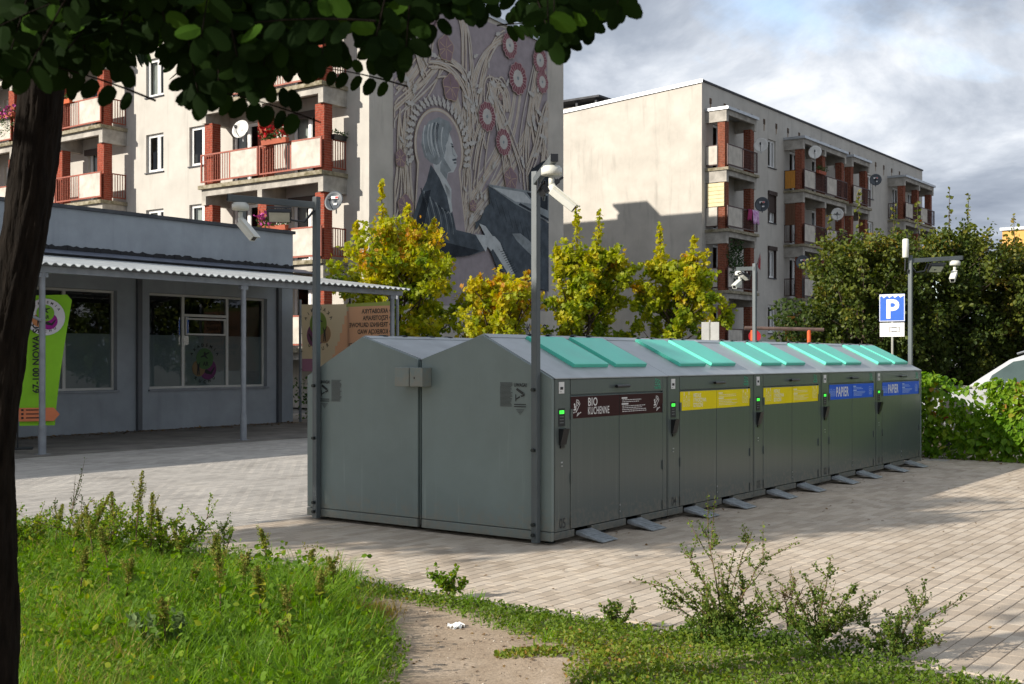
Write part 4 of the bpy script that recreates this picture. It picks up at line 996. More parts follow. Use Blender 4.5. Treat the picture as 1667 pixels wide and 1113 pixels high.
def build_unit(label, pos, rz, number=None, kind=None, group='grey waste containers in the shelter'):
    t = thing('waste_container', label, 'waste container', pos, rz, group)
    b = MB().prism([(.031, .112), (1.484, .112), (1.484, 1.586), (.76, 1.805), (.031, 1.425)], 'x', .003, 1.997)
    body = b.build('body', KG, t)
    p = MB()
    for a, c in ((.003, .32), (.60, 1.20), (1.48, 1.997)): p.box(a, c, -.002, .05, .042, .106)
    p.box(.003, 1.997, .3, 1.48, .05, .110); p.build('plinth', KF, body, bevel=.003)
    for x in (.12, .95, 1.9):
        MB().tube([(x, .12, 0.0), (x, .12, .012)], .045, 12).tube([(x, .12, .012), (x, .12, .06)], .014, 8).build('levelling_foot', BOLT, t)
    MB().box(.018, .252, .0, .030, .110, 1.428).build('terminal_column', KF, t, bevel=.003)
    MB().box(1.916, 1.994, .004, .030, .110, 1.428).build('corner_post', KF, t, bevel=.003)
    MB().box(.003, .014, .004, .030, .110, 1.428).build('corner_strip', KF, t)
    tcn = t.children[-3]
    n_ = MB().box(.072, .152, -.006, -.0005, 1.305, 1.405, 0).box(.090, .132, -.0085, -.0061, 1.338, 1.362, 1).box(.085, .11, -.0075, -.0061, 1.318, 1.322, 1); n_.build('notice', [LABELW, INK], tcn)
    MB().box(.068, .168, -.003, -.0005, 1.02, 1.175).build('display_panel', KD, tcn)
    MB().box(.082, .150, -.006, -.0031, 1.128, 1.158).build('display', LCD, tcn)
    if number: text(number, .026, tcn, KD, (.092, -.0065, 1.133), 0, 1.3, name='display_digits')
    kp = MB()
    for k in range(3): kp.box(.085, .145, -.005, -.0031, 1.10 - k * .026, 1.106 - k * .026)
    kp.build('keypad_marks', mat('keypad_grey', (.16, .17, .17), .5), tcn)
    h = MB().prism([(-.055, 1.0), (-.0005, 1.0), (-.0005, .86), (-.018, .86)], 'x', .075, .083).prism([(-.055, 1.0), (-.0005, 1.0), (-.0005, .86), (-.018, .86)], 'x', .157, .165).prism([(-.055, 1.0), (-.047, 1.0), (-.010, .865), (-.018, .86)], 'x', .0831, .1569)
    h.box(.09, .15, -.014, -.0005, .83, .856).build('card_holder', DARKM, tcn)
    MB().box(.105, .135, -.003, -.0005, .700, .712).box(.105, .135, -.003, -.0005, .668, .680).build('lock_plate', RAMPM, tcn)
    if number: text(number, .125, tcn, INK, (.080, -.0015, .135), 0, .82, name='number', bold=.0005)
    for k, (x0, x1) in enumerate(((.262, 1.076), (1.084, 1.906))):
        d = MB().box(x0, x1, 0, .029, .113, 1.278).build('door', KF, t, bevel=.003)
        hx = x0 - .012 if k == 0 else x1 - .018
        for z in (1.12, .56, .17): MB().box(hx, hx + .03, -.012, -.0005, z - .045, z + .045).build('hinge', KF, d, bevel=.003)
        if k == 1:
            for z in (.175, .235): MB().box(x0 - .002, x0 + .008, -.006, -.0005, z, z + .016).build('latch', RAMPM, d)
    MB().box(.262, 1.906, 0, .029, 1.292, 1.428).build('fascia', KF, t, bevel=.003)
    fs = t.children[-1]
    MB().tube([(1.02, -.0005, 1.352), (1.02, -.03, 1.352)], .012, 8).tube([(1.17, -.0005, 1.352), (1.17, -.03, 1.352)], .012, 8).tube([(.98, -.034, 1.352), (1.21, -.034, 1.352)], .014, 10).build('handle', DARKM, fs)
    if kind:
        e = MB()
        def loop(cx, cz, r, w=.007):
            pts = [(cx + r * math.cos(a) * .7, cz + r * math.sin(a)) for a in np.linspace(0, 2 * math.pi, 15)]
            pin = [(cx + (r - w) * math.cos(a) * .7, cz + (r - w) * math.sin(a)) for a in np.linspace(0, 2 * math.pi, 15)]
            for i in range(14): e.poly([(pts[i][0], -.0015, pts[i][1]), (pts[i + 1][0], -.0015, pts[i + 1][1]), (pin[i + 1][0], -.0015, pin[i + 1][1]), (pin[i][0], -.0015, pin[i][1])])
        for cx, cz in ((1.765, 1.392), (1.802, 1.386), (1.838, 1.376)): loop(cx, cz, .024)
        e.poly([(1.75, -.0015, 1.352), (1.86, -.0015, 1.345), (1.86, -.0015, 1.351), (1.75, -.0015, 1.358)])
        em = e.build('emblem', PRG, fs); text('T-MASTER', .036, em, PRG, (1.735, -.0016, 1.312), 0, .78, bold=.0008)
        km = SIGNS[kind]; pr = {5: PRW, 4: PRY, 2: PRW}[kind]; rr = random.Random(kind)
        s0 = MB().box(.262, 1.076, -.0022, -.0005, 1.080, 1.272).build('sign_band', km, t); s1 = MB().box(1.084, 1.906, -.0022, -.0005, 1.080, 1.272).build('sign_band', km, t)
        y = -.0028
        if kind == 5:
            text('BIO', .105, s0, pr, (.535, y, 1.184), 0, bold=.0015, fit=.155, spacing=1.1); text('KUCHENNE', .095, s0, pr, (.535, y, 1.108), 0, bold=.001, fit=.36, spacing=1.12)
            m1 = MB(); pizza(m1, .30, 1.125, .125, y); m1.build('pictogram', pr, s0); m2 = MB(); pizza(m2, 1.72, 1.125, .125, y); m2.build('pictogram', pr, s1)
        elif kind == 4:
            for k, w in enumerate(('METALE', 'I TWORZYWA', 'SZTUCZNE')): text(w, .056, s0, pr, (.545, y, 1.210 - k * .050), 0, bold=.002, fit=(.17, .29, .215)[k])
            m1 = MB(); bottles(m1, .32, 1.12, .16, y); m1.build('pictogram', pr, s0); m2 = MB(); bottles(m2, 1.70, 1.12, .16, y); m2.build('pictogram', pr, s1)
        else:
            text('PAPIER', .175, s0, pr, (.50, y, 1.118), 0, bold=.004, fit=.44, spacing=1.12)
            m1 = MB(); papers(m1, .275, 1.125, .105, y); papers(m1, .385, 1.125, .095, y); m1.build('pictogram', PRB, s0); m2 = MB(); papers(m2, 1.72, 1.12, .12, y); m2.build('pictogram', PRB, s1)
        m3 = MB(); m3.box(1.12, 1.22, y - .0006, y, 1.232, 1.246); lines(m3, 1.13, 1.58, 1.218, 2, .018, .006, y, rr); m3.box(1.12, 1.24, y - .0006, y, 1.176, 1.190); lines(m3, 1.13, 1.58, 1.160, 4, .017, .006, y, rr)
        tag(m3.build('small_print', pr if kind == 5 else (PRY if kind == 4 else PRB), s1), kind='stuff')
    # roof plates, ridge strip, lids
    r = MB().prism([(-.012, 1.430), (-.012, 1.440), (.76, 1.826), (1.490, 1.607), (1.490, 1.592), (.76, 1.809)], 'x', .0035, 1.9965)
    r.prism([(.70, 1.803), (.76, 1.833), (.84, 1.809), (.84, 1.803), (.76, 1.826), (.70, 1.797)], 'x', .0035, 1.9965)
    ro = r.build('roof_panel', KR, t, bevel=.002)
    def q(y, hgt): return (y - hgt * .447, 1.440 + .5 * y + .003 + hgt * .894)
    for x0, x1 in ((.55, 1.14), (1.27, 1.86)):
        ld = MB().prism([q(.165, .002), q(.165, .036), q(.185, .040), q(.69, .034), q(.70, .024), q(.70, .002)], 'x', x0, x1).build('lid', TEAL, t, bevel=.003)
        for x in (x0 + .15, x1 - .15): MB().box(x - .03, x + .03, .69, .78, 1.830, 1.838).tube([(x - .045, .735, 1.836), (x + .045, .735, 1.836)], .008, 8).build('lid_hinge', BOLT, ld)
    for x in (.34, 1.22):
        w = .25
        rp = MB().prism([(-.004, .078), (-.285, .008), (-.285, .013), (-.004, .088)], 'x', x, x + w).prism([(-.004, .055), (-.275, .0085), (-.285, .010), (-.004, .0778)], 'x', x - .005, x - .0002).prism([(-.004, .055), (-.275, .0085), (-.285, .010), (-.004, .0778)], 'x', x + w + .0002, x + w + .005)
        ramp_ = rp.build('ramp', RAMPM, t)
        rb = MB()
        for k in range(7): y = -.03 - k * .036; z = .088 + (y + .004) * .2669; rb.box(x + .02, x + w - .02, y - .004, y + .004, z + .0005, z + .0035)
        rb.build('tread_rib', RAMPM, ramp_)
    return t
kinds = [(5, '05', 5, 'grey waste container numbered 05 with brown BIO KUCHENNE band, nearest the viewer'),
         (4, '04', 4, 'grey waste container numbered 04 with yellow band, right beside the brown banded one'),
         (3, '03', 4, 'grey waste container numbered 03 with yellow band, in the middle of the row'),
         (2, '02', 2, 'grey waste container numbered 02 with blue PAPIER band, second from far end'),
         (1, '01', 2, 'grey waste container numbered 01 with blue PAPIER band, last in the row')]
units = {}
for i, (num, s_, kd, lab) in enumerate(kinds):
    units[num] = build_unit(lab, KP(i * 2.0, 0), TH, s_, kd)
# back row, facing away
b0 = build_unit('grey waste container of the back row showing its plain end panel', KP(2.0, 2.99), TH + math.pi)
for i in range(1, 5): copy_tree(b0, loc=KP(2.0 + i * 2.0, 2.99)); COL.objects[-1]
backs = [o for o in COL.objects if o.name.startswith('waste_container') and o is not b0 and o.parent is None and o.get('label') == b0['label']]
for o in backs: o['label'] = 'grey waste container of the back row, mostly hidden behind the front row'; o['group'] = 'hidden back row of waste containers'
# end panels
END = [(.0, .118), (1.470, .118), (1.470, 1.604), (.76, 1.822), (.0, 1.436)]
WPR = mat('warning_print', (.02, .023, .023), .5, var=.05); WPG = mat('faint_print', (.062, .072, .070), .5, var=.05)
def end_panel(t, x0, x1, flip):
    e = MB().prism(END, 'x', x0, x1).box(x0 - (.004 if not flip else 0), x1 + (.004 if flip else 0), 0, 1.470, .035, .112)
    return e.build('end_panel', KG, t, bevel=.004)
ep = end_panel(units[5], -.030, .002, False); ep2 = end_panel(b0, 1.998, 2.030, True)
end_panel(units[1], 1.998, 2.030, True)
def warning(parent, x, yl, yr, z, rz, sgn):
    """notice on an end panel; yl is the left edge as read"""
    text('UWAGA!', .044, parent, WPR, (x, yl, z), rz, bold=.0015, fit=.135); k_ = .68
    def Q(a, b): return (x, yl + sgn * a * k_, z + b * k_)
    mb = MB()
    mb.poly([Q(.03, -.04), Q(.05, -.015), Q(.155, -.075), Q(.135, -.105)]); mb.poly([Q(.10, -.112), Q(.14, -.106), Q(.165, -.078), Q(.170, -.115), Q(.12, -.135)]); mb.poly([Q(.02, -.10), Q(.035, -.10), Q(.035, -.19), Q(.02, -.19)]); mb.poly([Q(.036, -.15), Q(.09, -.12), Q(.10, -.135), Q(.036, -.17)])
    for k in range(2): mb.poly([Q(0, -.235 - k * .028), Q(.19, -.235 - k * .028), Q(.19, -.222 - k * .028), Q(0, -.222 - k * .028)])
    mb.build('warning_pictogram', WPR, parent)
    m2 = MB()
    for k in range(5): m2.poly([Q(.03 + .016 * k, -.30 - k * .018), Q(.16 - .016 * k, -.30 - k * .018), Q(.16 - .016 * k, -.292 - k * .018), Q(.03 + .016 * k, -.292 - k * .018)])
    for k in range(20):
        w1_, z_ = .14 - .025 * random.random(), z + .03 - k * .0108
        m2.poly([(x, yr, z_), (x, yr + sgn * w1_, z_), (x, yr + sgn * w1_, z_ + .0065), (x, yr, z_ + .0065)])
    tag(m2.build('small_print', WPG, parent), kind='stuff')
warning(ep, -.0345, .40, .555, 1.362, -R(90), -1)
# left copy sits on the back row's end panel (its frame is turned half round)
warning(ep2, 2.0345, .185, .345, 1.362, R(90), 1)
# service cabinet over the gap
jb = thing('service_cabinet', 'small grey metal cabinet bridging the gap between the two end panels', 'cabinet', KP(-.032, 1.38, 1.35), TH)
MB().box(-.13, 0, -.03, .125, 0, .175).box(-.11, 0, .1252, .135, .005, .17).box(-.13, 0, .1352, .31, 0, .175).build('housing', KG, jb, bevel=.004)
MB().box(-.1315, -.1302, .06, .075, .07, .09).build('lock', BOLT, jb)

# ================================================================ CAMERA POLES
PG = mat('pole_grey', (0.085, 0.10, 0.105), .45, var=.1, scale=3, spec=.5); CAMW = mat('camera_white', (.62, .62, .56), .4, var=.06, scale=4)
LENSM = mat('camera_glass', (.01, .01, .012), .08, var=.05); FLG_ = mat('floodlight_glass', (.50, .50, .44), .15, var=.1, scale=10)
def cam_pole(label, a, b, ang, aim, antenna=False, bolts=None, armlen=.86, lampside=1, flood=(.52, .22)):
    px = KP(a, b); t = thing('camera_pole', label, 'camera pole', px, TH + ang, 'camera poles at the corners of the waste shelter')
    c, s = math.cos(-ang), math.sin(-ang)
    m_ = Matrix.Rotation(-ang, 4, 'Z')
    pm_ = MB().box(-.030, .030, -.030, .030, .02, 3.22); pm_.xf(m_)
    pol = pm_.build('pole', PG, t, bevel=.006)
    if bolts is not None:
        for z in (1.34, .82, .18, .09):
            q = MB().tube([(0, 0, z), (bolts[0] * .03, bolts[1] * .03, z)], .016, 10); q.xf(Matrix.Translation((bolts[0] * .0285, bolts[1] * .0285, 0))); q.xf(m_); q.build('bolt', BOLT, pol)
    ar = MB().prism([(-.03, 3.10), (armlen, 3.16), (armlen, 3.225), (-.03, 3.165)], 'y', -.026, .026).build('arm', PG, t, bevel=.004)
    MB().box(armlen + .0005, armlen + .01, -.03, .03, 3.162, 3.223).build('arm_cap', DARKM, ar)
    x = armlen - .12; z = 3.145
    c_ = MB().tube([(x, 0, z), (x, 0, z - .012), (x, 0, z - .015), (x, 0, z - .068), (x, 0, z - .072)], [.07, .07, .083, .083, .075], 24).tube([(x, 0, z - .09), (x, 0, z - .16)], .023, 14)
    aw = Vector(aim).normalized(); loc_ = m_ @ (Matrix.Rotation(-TH, 4, 'Z') @ aw)
    j = Vector((x, 0, z - .15))
    c_.tube([tuple(j), tuple(j + Vector((0, 0, -.03)) + loc_ * .03)], [.03, .034], 12)
    cm_ = c_.build('camera_mount', CAMW, t, smooth=True)
    hs = MB().prism([(-.045, -.04), (.045, -.04), (.052, .02), (.035, .05), (-.035, .05), (-.052, .02)], 'y', 0.0, .30, 0)
    hs.box(-.056, .056, -.005, .33, .0505, .062, 0).box(-.036, .036, .3005, .304, -.028, .032, 1)
    yv = loc_; xv = yv.cross(Vector((0, 0, 1))).normalized(); zv = xv.cross(yv)
    Rm = Matrix(((xv.x, yv.x, zv.x, 0), (xv.y, yv.y, zv.y, 0), (xv.z, yv.z, zv.z, 0), (0, 0, 0, 1)))
    hs.xf(Matrix.Translation(j + Vector((0, 0, -.045)) + loc_ * .0) @ Rm @ Matrix.Scale(.78, 4))
    hs.build('camera_housing', [CAMW, LENSM], t, bevel=.004)
    fx = flood[0]; sd_ = lampside
    f_ = MB().box(-.14, .14, -.025, .025, -.095, .095, 0).box(-.125, .125, .0255, .028, -.08, .08, 1)
    for k in range(9): f_.box(-.12 + k * .03, -.112 + k * .03, -.055, -.0255, -.08, .08, 0)
    f_.box(-.152, -.142, -.012, .012, -.01, .14, 0).box(.142, .152, -.012, .012, -.01, .14, 0).box(-.152, .152, -.012, .012, .1402, .150, 0)
    f_.xf(Matrix.Translation((fx, sd_ * .04, 3.02)) @ Matrix.Scale(.8, 4) @ Matrix.Rotation(R(180) if sd_ < 0 else 0, 4, 'Z') @ Matrix.Rotation(R(flood[1] * 57.3 - 90 + 38), 4, 'X'))
    f_.build('floodlight', [DARKM, FLG_], t)
    cb_ = MB().tube([(.02, .04, 3.08), (.12, .05, 2.96), (.25, .03, 2.98), (.3, .02, 3.1)], .012, 6).tube([(.3, -.03, 3.1), (.38, -.05, 2.99), (.48, -.03, 3.05)], .010, 6)
    cb_.build('cable', DARKM, ar)
    if antenna:
        an = MB().tube([(-.09, -.02, 3.18), (-.09, -.02, 3.19), (-.09, -.02, 3.46), (-.09, -.02, 3.475)], [.04, .048, .048, .03], 16); an.build('antenna', CAMW, t, smooth=True)
        MB().tube([(-.09, -.02, 3.18), (-.1, -.02, 2.98), (-.06, -.02, 2.95), (-.04, -.02, 3.0)], .012, 6).box(-.09, -.03, -.03, -.01, 3.2, 3.23).build('antenna_cable', DARKM, t)
    return t
cam_pole('grey camera pole at the near front corner, its arm reaching towards the viewer', -.078, .135, R(225), (.75, -.1, -.62), bolts=(-1, 0), lampside=1, flood=(.42, 0))
cam_pole('grey camera pole at the left corner, its arm reaching left over the paving', -.078, 2.81, R(135), (.62, -.30, -.70), bolts=(-1, 0), lampside=1, flood=(.36, 0))
cam_pole('grey camera pole with white antenna beside the parking sign', 10.08, .185, R(-45), (-.45, -.75, -.55), antenna=True, lampside=-1, flood=(.40, 0))
cam_pole('grey camera pole behind the shelter in front of the right apartment block', 10.08, 2.80, R(45), (-.55, -.75, -.42), lampside=1, flood=(.36, 0))

# ================================================================ SIGNS AND SMALL STREET FURNITURE
SB = mat('sign_blue', (.012, .10, .48), .35, var=.05); SW = mat('sign_white', (.70, .70, .68), .4, var=.06); SBK = mat('sign_back', (.48, .48, .45), .5, .2, var=.1)
POLEG = mat('sign_post', (.33, .33, .29), .5, .3, var=.15)
sp = thing('parking_sign', 'blue parking sign with white P above a white plate, paint peeling at the top', 'road sign', (9.0, 28.0, 0), R(-34))
MB().tube([(0, .03, 0), (0, .03, 3.1)], .030, 10).build('post', POLEG, sp)
s_ = MB().box(-.30, .30, -.006, .006, 2.50, 3.15).build('blue_plate', SB, sp, bevel=.003)
fm = MB(); frame(fm, -.295, .295, -.0085, 2.505, 3.145, .014); 
for v_ in range(len(fm.v)): fm.v[v_] = (fm.v[v_][0], -.0082 if fm.v[v_][1] < -.0085 else -.0062, fm.v[v_][2])
fm.build('border', SW, s_)
text('P', .62, s_, SW, (0, -.0075, 2.585), 0, 1.0, 'CENTER', bold=.018)
pk = MB(); xs = np.linspace(-.285, .285, 14)
for i in range(13): pk.poly([(xs[i], -.0092, 3.135), (xs[i], -.0092, 3.085 + .03 * math.sin(i * 2.1)), (xs[i + 1], -.0092, 3.085 + .03 * math.sin(i * 2.1 + 2.1)), (xs[i + 1], -.0092, 3.135)])
pk.build('peeled_patch', SW, s_)
w_ = MB().box(-.29, .29, -.006, .006, 2.14, 2.47).build('white_plate', SW, sp, bevel=.003)
ci = MB()
def ring(x0, x1, z0, z1, t_, y): ci.box(x0, x1, y - .001, y, z1 - t_, z1).box(x0, x1, y - .001, y, z0, z0 + t_).box(x0, x0 + t_, y - .001, y, z0 + t_, z1 - t_).box(x1 - t_, x1, y - .001, y, z0 + t_, z1 - t_)
ring(-.06, .18, 2.25, 2.37, .012, -.0065); ring(-.005, .105, 2.265, 2.355, .008, -.0065)
ci.build('car_symbol', INK, w_)
MB().box(.08, .09, .031, .06, 2.6, 2.64).build('clamp', BOLT, sp)
bs = thing('road_sign', 'twin pale sign plates seen from the back beside the brick pillars', 'road sign', (5.02, 30, 0), R(-12))
MB().tube([(0, .05, 0), (0, .05, 2.6)], .028, 10).build('post', POLEG, bs)
MB().box(-.21, -.02, .015, .025, 2.02, 2.55).box(.02, .23, .015, .025, 2.02, 2.55).build('plate_back', SBK, bs, bevel=.004); MB().box(-.2, .22, .026, .04, 2.1, 2.14).box(-.2, .22, .026, .04, 2.42, 2.46).build('bracket', POLEG, bs)
tz = thing('carpet_beating_frame', 'two orange posts carrying a long brown pipe behind the shelter roof', 'metal frame', (7.0, 30.2, 0), R(-3))
ORP = mat('orange_post', (.60, .10, .025), .5, var=.15)
for x in (-.85, .58): MB().tube([(x, 0, 0), (x, 0, 2.35)], .05, 12).build('post', ORP, tz)
MB().tube([(-1.05, 0, 2.41), (.95, 0, 2.36)], .045, 12).build('pipe', mat('rusty_pipe', (.13, .085, .07), .6, .3, var=.3, scale=6), tz)
rs = thing('round_sign', 'small red round sign just above the shelter ridge', 'road sign', (6.28, 30.6, 0), 0)
MB().tube([(0, .03, 0), (0, .03, 2.2)], .025, 8).build('post', POLEG, rs); MB().tube([(0, 0, 2.2), (0, .012, 2.2)], .16, 24).build('disc', mat('sign_red', (.45, .02, .03), .4), rs)

# ================================================================ CAR
CW = mat('car_silver', (.40, .41, .42), .25, .15, var=.03, spec=.6); CG = mat('car_glass', (.05, .075, .07), .05, var=.1, spec=.8); CT = mat('car_trim', (.012, .012, .013), .4, var=.1); TYR = mat('tyre', (.014, .014, .014), .85, var=.1); RIM = mat('rim', (.35, .36, .37), .3, .7, var=.1)
car = thing('parked_car', 'silver estate car with roof rails parked behind the leafy hedge', 'car', (8.15, 22.5, 0), R(-53)); car.scale = (1.0, 1.0, 1.05)
# side outline (x forward is negative: nose at x=0, tail at 4.5)
low = [(0.02, .35), (0.0, .62), (.12, .78), (.55, .92), (1.02, 1.02), (1.9, 1.05), (3.2, 1.07), (4.2, 1.08), (4.42, .98), (4.5, .6), (4.44, .33)]
body = MB(); K = [(-.86, .0), (-.80, .06), (0, .10), (.80, .06), (.86, 0)]
def loft(profile, ys, mbx, m=0, close=True):
    base = len(mbx.v); n = len(profile)
    for y, ins in ys:
        for (x, z) in profile:
            cx, cz = 2.25, .6; mbx.v.append((cx + (x - cx) * (1 - ins * .25), y, cz + (z - cz) * (1 - ins * .35)))
    for k in range(len(ys) - 1):
        for i in range(n):
            j = (i + 1) % n; mbx.f.append((base + k * n + i, base + k * n + j, base + (k + 1) * n + j, base + (k + 1) * n + i)); mbx.m.append(m)
    mbx.f.append(tuple(base + i for i in range(n))); mbx.m.append(m); mbx.f.append(tuple(base + (len(ys) - 1) * n + i for i in range(n - 1, -1, -1))); mbx.m.append(m)
loft(low, [(-.88, .16), (-.86, .04), (-.78, 0), (.78, 0), (.86, .04), (.88, .16)], body)
bo = body.build('body', CW, car, bevel=.02)
cabp = [(1.02, 1.03), (1.30, 1.22), (1.78, 1.52), (2.1, 1.62), (2.9, 1.66), (3.7, 1.62), (4.1, 1.5), (4.38, 1.06)]
cb2 = MB()
def cabin(mbx, shrink_top, y, z0): pass
n = len(cabp)
for sgn in (-1, 1):
    for (x, z) in cabp: cb2.v.append((x, sgn * (.80 - .20 * (z - 1.03) / .62), z))
for i in range(n - 1): cb2.f.append((i, i + 1, n + i + 1, n + i)); cb2.m.append(1 if i in (0, 1, n - 2) else 0)
cb2.f.append(tuple(range(n - 1, -1, -1))); cb2.m.append(0); cb2.f.append(tuple(range(n, 2 * n))); cb2.m.append(0)
cab = cb2.build('cabin', [CW, CG], car)
for sgn in (-1, 1):
    for wn in ([(1.42, 1.09), (2.28, 1.10), (2.28, 1.55), (1.86, 1.49), (1.5, 1.26)], [(2.36, 1.10), (3.2, 1.11), (3.2, 1.57), (2.36, 1.56)], [(3.28, 1.11), (4.12, 1.12), (3.95, 1.46), (3.6, 1.54), (3.28, 1.57)]):
        yy = lambda z: sgn * (.80 - .20 * (z - 1.03) / .62 + .004)
        MB().poly([(x, yy(z), z) for x, z in wn]).build('side_window', CG, cab)
    MB().tube([(1.9, sgn * .60, 1.62), (2.2, sgn * .60, 1.70), (3.5, sgn * .60, 1.71), (3.9, sgn * .60, 1.62)], .018, 8).build('roof_rail', RIM, car)
    MB().box(1.55, 1.68, sgn * .92 - .09, sgn * .92 + .09, 1.05, 1.18).build('mirror', CW, car, bevel=.03)
    for x in (.85, 3.65):
        MB().tube([(x, sgn * .885, .45), (x, sgn * .86, .45), (x, sgn * .80, .45)], [.40, .40, .40], 24).build('wheel_arch', CT, car)
        wh = MB().tube([(x, sgn * .89, .33), (x, sgn * .91, .33), (x, sgn * .70, .33)], [.30, .33, .33], 24).build('tyre', TYR, car)
        rm = MB().tube([(x, sgn * .912, .33), (x, sgn * .90, .33)], .21, 16).build('rim', RIM, wh)
    MB().box(.02, .35, sgn * .62 - .14, sgn * .62 + .14, .68, .80).build('headlight', FLG_, car, bevel=.03)
    MB().box(4.40, 4.49, sgn * .68 - .1, sgn * .68 + .1, .72, .98).build('tail_light', mat('tail_red', (.4, .01, .01), .2), car, bevel=.02)
    for x in (2.32, 3.24): MB().box(x - .004, x + .004, sgn * .8825, sgn * .884, .45, 1.03).build('door_gap', CT, bo)
MB().tube([(2.3, 0.1, 1.65), (1.75, 0.1, 2.02)], .006, 5).build('antenna', DARKM, car)
# pale yellow block far away on the right
yb = thing('distant_building', 'yellow building far off showing above the trees at the right edge', 'building', (58, 112, 0), TH)
YW = mat('yellow_render', (.62, .36, .11), .9, var=.08, scale=.5, spec=.2)
yw = MB(); hl = [(1.5 + i * 4, 3.2 + i * 4, 1.2 + k * 2.8, 2.6 + k * 2.8) for i in range(6) for k in range(5)]; wall_holes(yw, 0, 26, 0, 14.5, hl, .2)
yw.poly([(0, 0, 0), (0, 0, 14.5), (0, 11, 14.5), (0, 11, 0)]).poly([(26, 0, 0), (26, 11, 0), (26, 11, 14.5), (26, 0, 14.5)]).poly([(0, 11, 0), (0, 11, 14.5), (26, 11, 14.5), (26, 11, 0)])
yw.build('wall', YW, yb); MB().box(-.2, 26.2, -.2, 11.2, 14.503, 14.8).build('roof', TINM, yb)
for a, b_, c, d in hl: window(yb, a, b_, c, d, 'window', 0, .5)
# ================================================================ TREES AND PLANTS
BARK = mat('bark_grey', (.075, .058, .042), .95, var=.35, scale=8, bump=.8, bscale=18, stretch=(3, 3, .8), spec=.15)
BARKD = mat('bark_dark', (.011, .0085, .0065), .95, var=.5, scale=10, bump=1.0, bscale=14, stretch=(4, 4, .7), spec=.1)
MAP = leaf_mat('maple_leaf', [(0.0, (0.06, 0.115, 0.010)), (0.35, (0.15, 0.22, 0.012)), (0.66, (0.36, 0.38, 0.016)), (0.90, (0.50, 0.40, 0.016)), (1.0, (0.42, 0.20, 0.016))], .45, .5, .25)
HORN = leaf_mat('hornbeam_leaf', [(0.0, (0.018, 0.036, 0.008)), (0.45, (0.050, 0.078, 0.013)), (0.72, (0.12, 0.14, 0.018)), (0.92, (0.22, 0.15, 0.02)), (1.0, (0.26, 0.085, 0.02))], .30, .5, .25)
def tree(name, label, x, y, h, rad, base, nleaf, lmat, tint, seed, leafsize, tmpl, shoots=(), nlimb=38, upright=.72, trunk_r=.085, group=None, flat=1.0, dens_low=1.0):
    r = np.random.default_rng(seed); t = thing(name, label, 'tree', (x, y, 0), 0, group)
    tb = MB(); pts = [(r.normal(0, .02) * i, r.normal(0, .02) * i, h * .86 * i / 7) for i in range(8)]
    tb.tube(pts, [trunk_r * (1.15 if i == 0 else 1 - i / 8.2) for i in range(8)], 9)
    tb.build('trunk', BARK, t, smooth=True)
    lm = MB(); P, D, T, Rr = [], [], [], []
    for k in range(nlimb):
        f = (k + r.random()) / nlimb
        z0 = base + (h * .80 - base) * f; az = k * 2.4 + r.normal(0, .35)
        prof = math.sin(math.pi * min(1, .16 + .78 * f)) ** .75
        ln = rad * prof * r.uniform(.70, 1.15); el = upright * r.uniform(.45, 1.0) + .35 * f
        i0 = min(6, int(z0 / (h * .86) * 7)); p = np.array([pts[i0][0], pts[i0][1], z0]); d = np.array([math.cos(az) * math.cos(el), math.sin(az) * math.cos(el) * flat, math.sin(el)])
        ln = ln / max(.35, math.cos(el)); ln = min(ln, h * 1.0 - z0 - .1)
        q = [p + d * ln * s + np.array([0, 0, -.10 * ln * s * (1 - s)]) + r.normal(0, .03, 3) * (s > 0) for s in (0, .35, .7, 1.0)]
        lm.tube(q, [trunk_r * .36, trunk_r * .24, trunk_r * .13, .006], 5)
        ntw = 7
        for j in range(ntw):
            s = r.uniform(.3, 1.0); b = p + d * ln * s; dd = d * .5 + r.normal(0, .6, 3); dd /= np.linalg.norm(dd); tl_ = rad * r.uniform(.18, .36)
            lm.tube([b, b + dd * tl_], [.010, .004], 4, cap=False)
            m_ = int(nleaf / (nlimb * ntw) * (dens_low + (1 - dens_low) * f)); ss = r.random(m_) ** .7
            c = b + dd * tl_ * ss[:, None] + r.normal(0, rad * (.045 if lmat is MAP else .055), (m_, 3)); P.append(c)
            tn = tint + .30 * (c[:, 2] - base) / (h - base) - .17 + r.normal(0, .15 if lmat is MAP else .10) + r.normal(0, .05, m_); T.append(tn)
            D.append(r.normal(0, .8, (m_, 3)) + np.array([0, 0, -.35]) + dd * .5); Rr.append(r.random(m_) * 6.28)
    for (sx, sy, sh, sr) in shoots:
        zb = base + (h - base) * .45; q = [np.array([sx * .5, sy * .5, zb]), np.array([sx * .9, sy * .9, (zb + sh) / 2]), np.array([sx, sy, sh])]
        lm.tube(q, [.03, .02, .006], 5)
        m_ = int(nleaf * (.020 if lmat is MAP else .004)); ss = r.random(m_); wd = sr * (1.05 - ss ** 1.3)
        c = np.stack([sx * (.75 + .25 * ss), sy * (.75 + .25 * ss), zb + .5 + (sh - zb - .5) * ss], 1) + r.normal(0, 1, (m_, 3)) * np.stack([wd, wd, wd * .5], 1) * .42
        P.append(c); T.append(tint + .18 + r.normal(0, .08, m_)); D.append(r.normal(0, .8, (m_, 3)) + np.array([0, 0, -.2])); Rr.append(r.random(m_) * 6.28)
    tag(lm.build('limbs', BARK, t, smooth=True), kind='stuff')
    P = np.concatenate(P); D = np.concatenate(D); T = np.clip(np.concatenate(T), 0, .98); Rr = np.concatenate(Rr)
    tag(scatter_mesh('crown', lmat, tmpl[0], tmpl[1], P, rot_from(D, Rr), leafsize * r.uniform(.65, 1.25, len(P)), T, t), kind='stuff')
    return t
MT = (MAPLE_V, MAPLE_F); LT = (LEAF_V, LEAF_F)
g_ = 'young maples in a row behind the shelter'
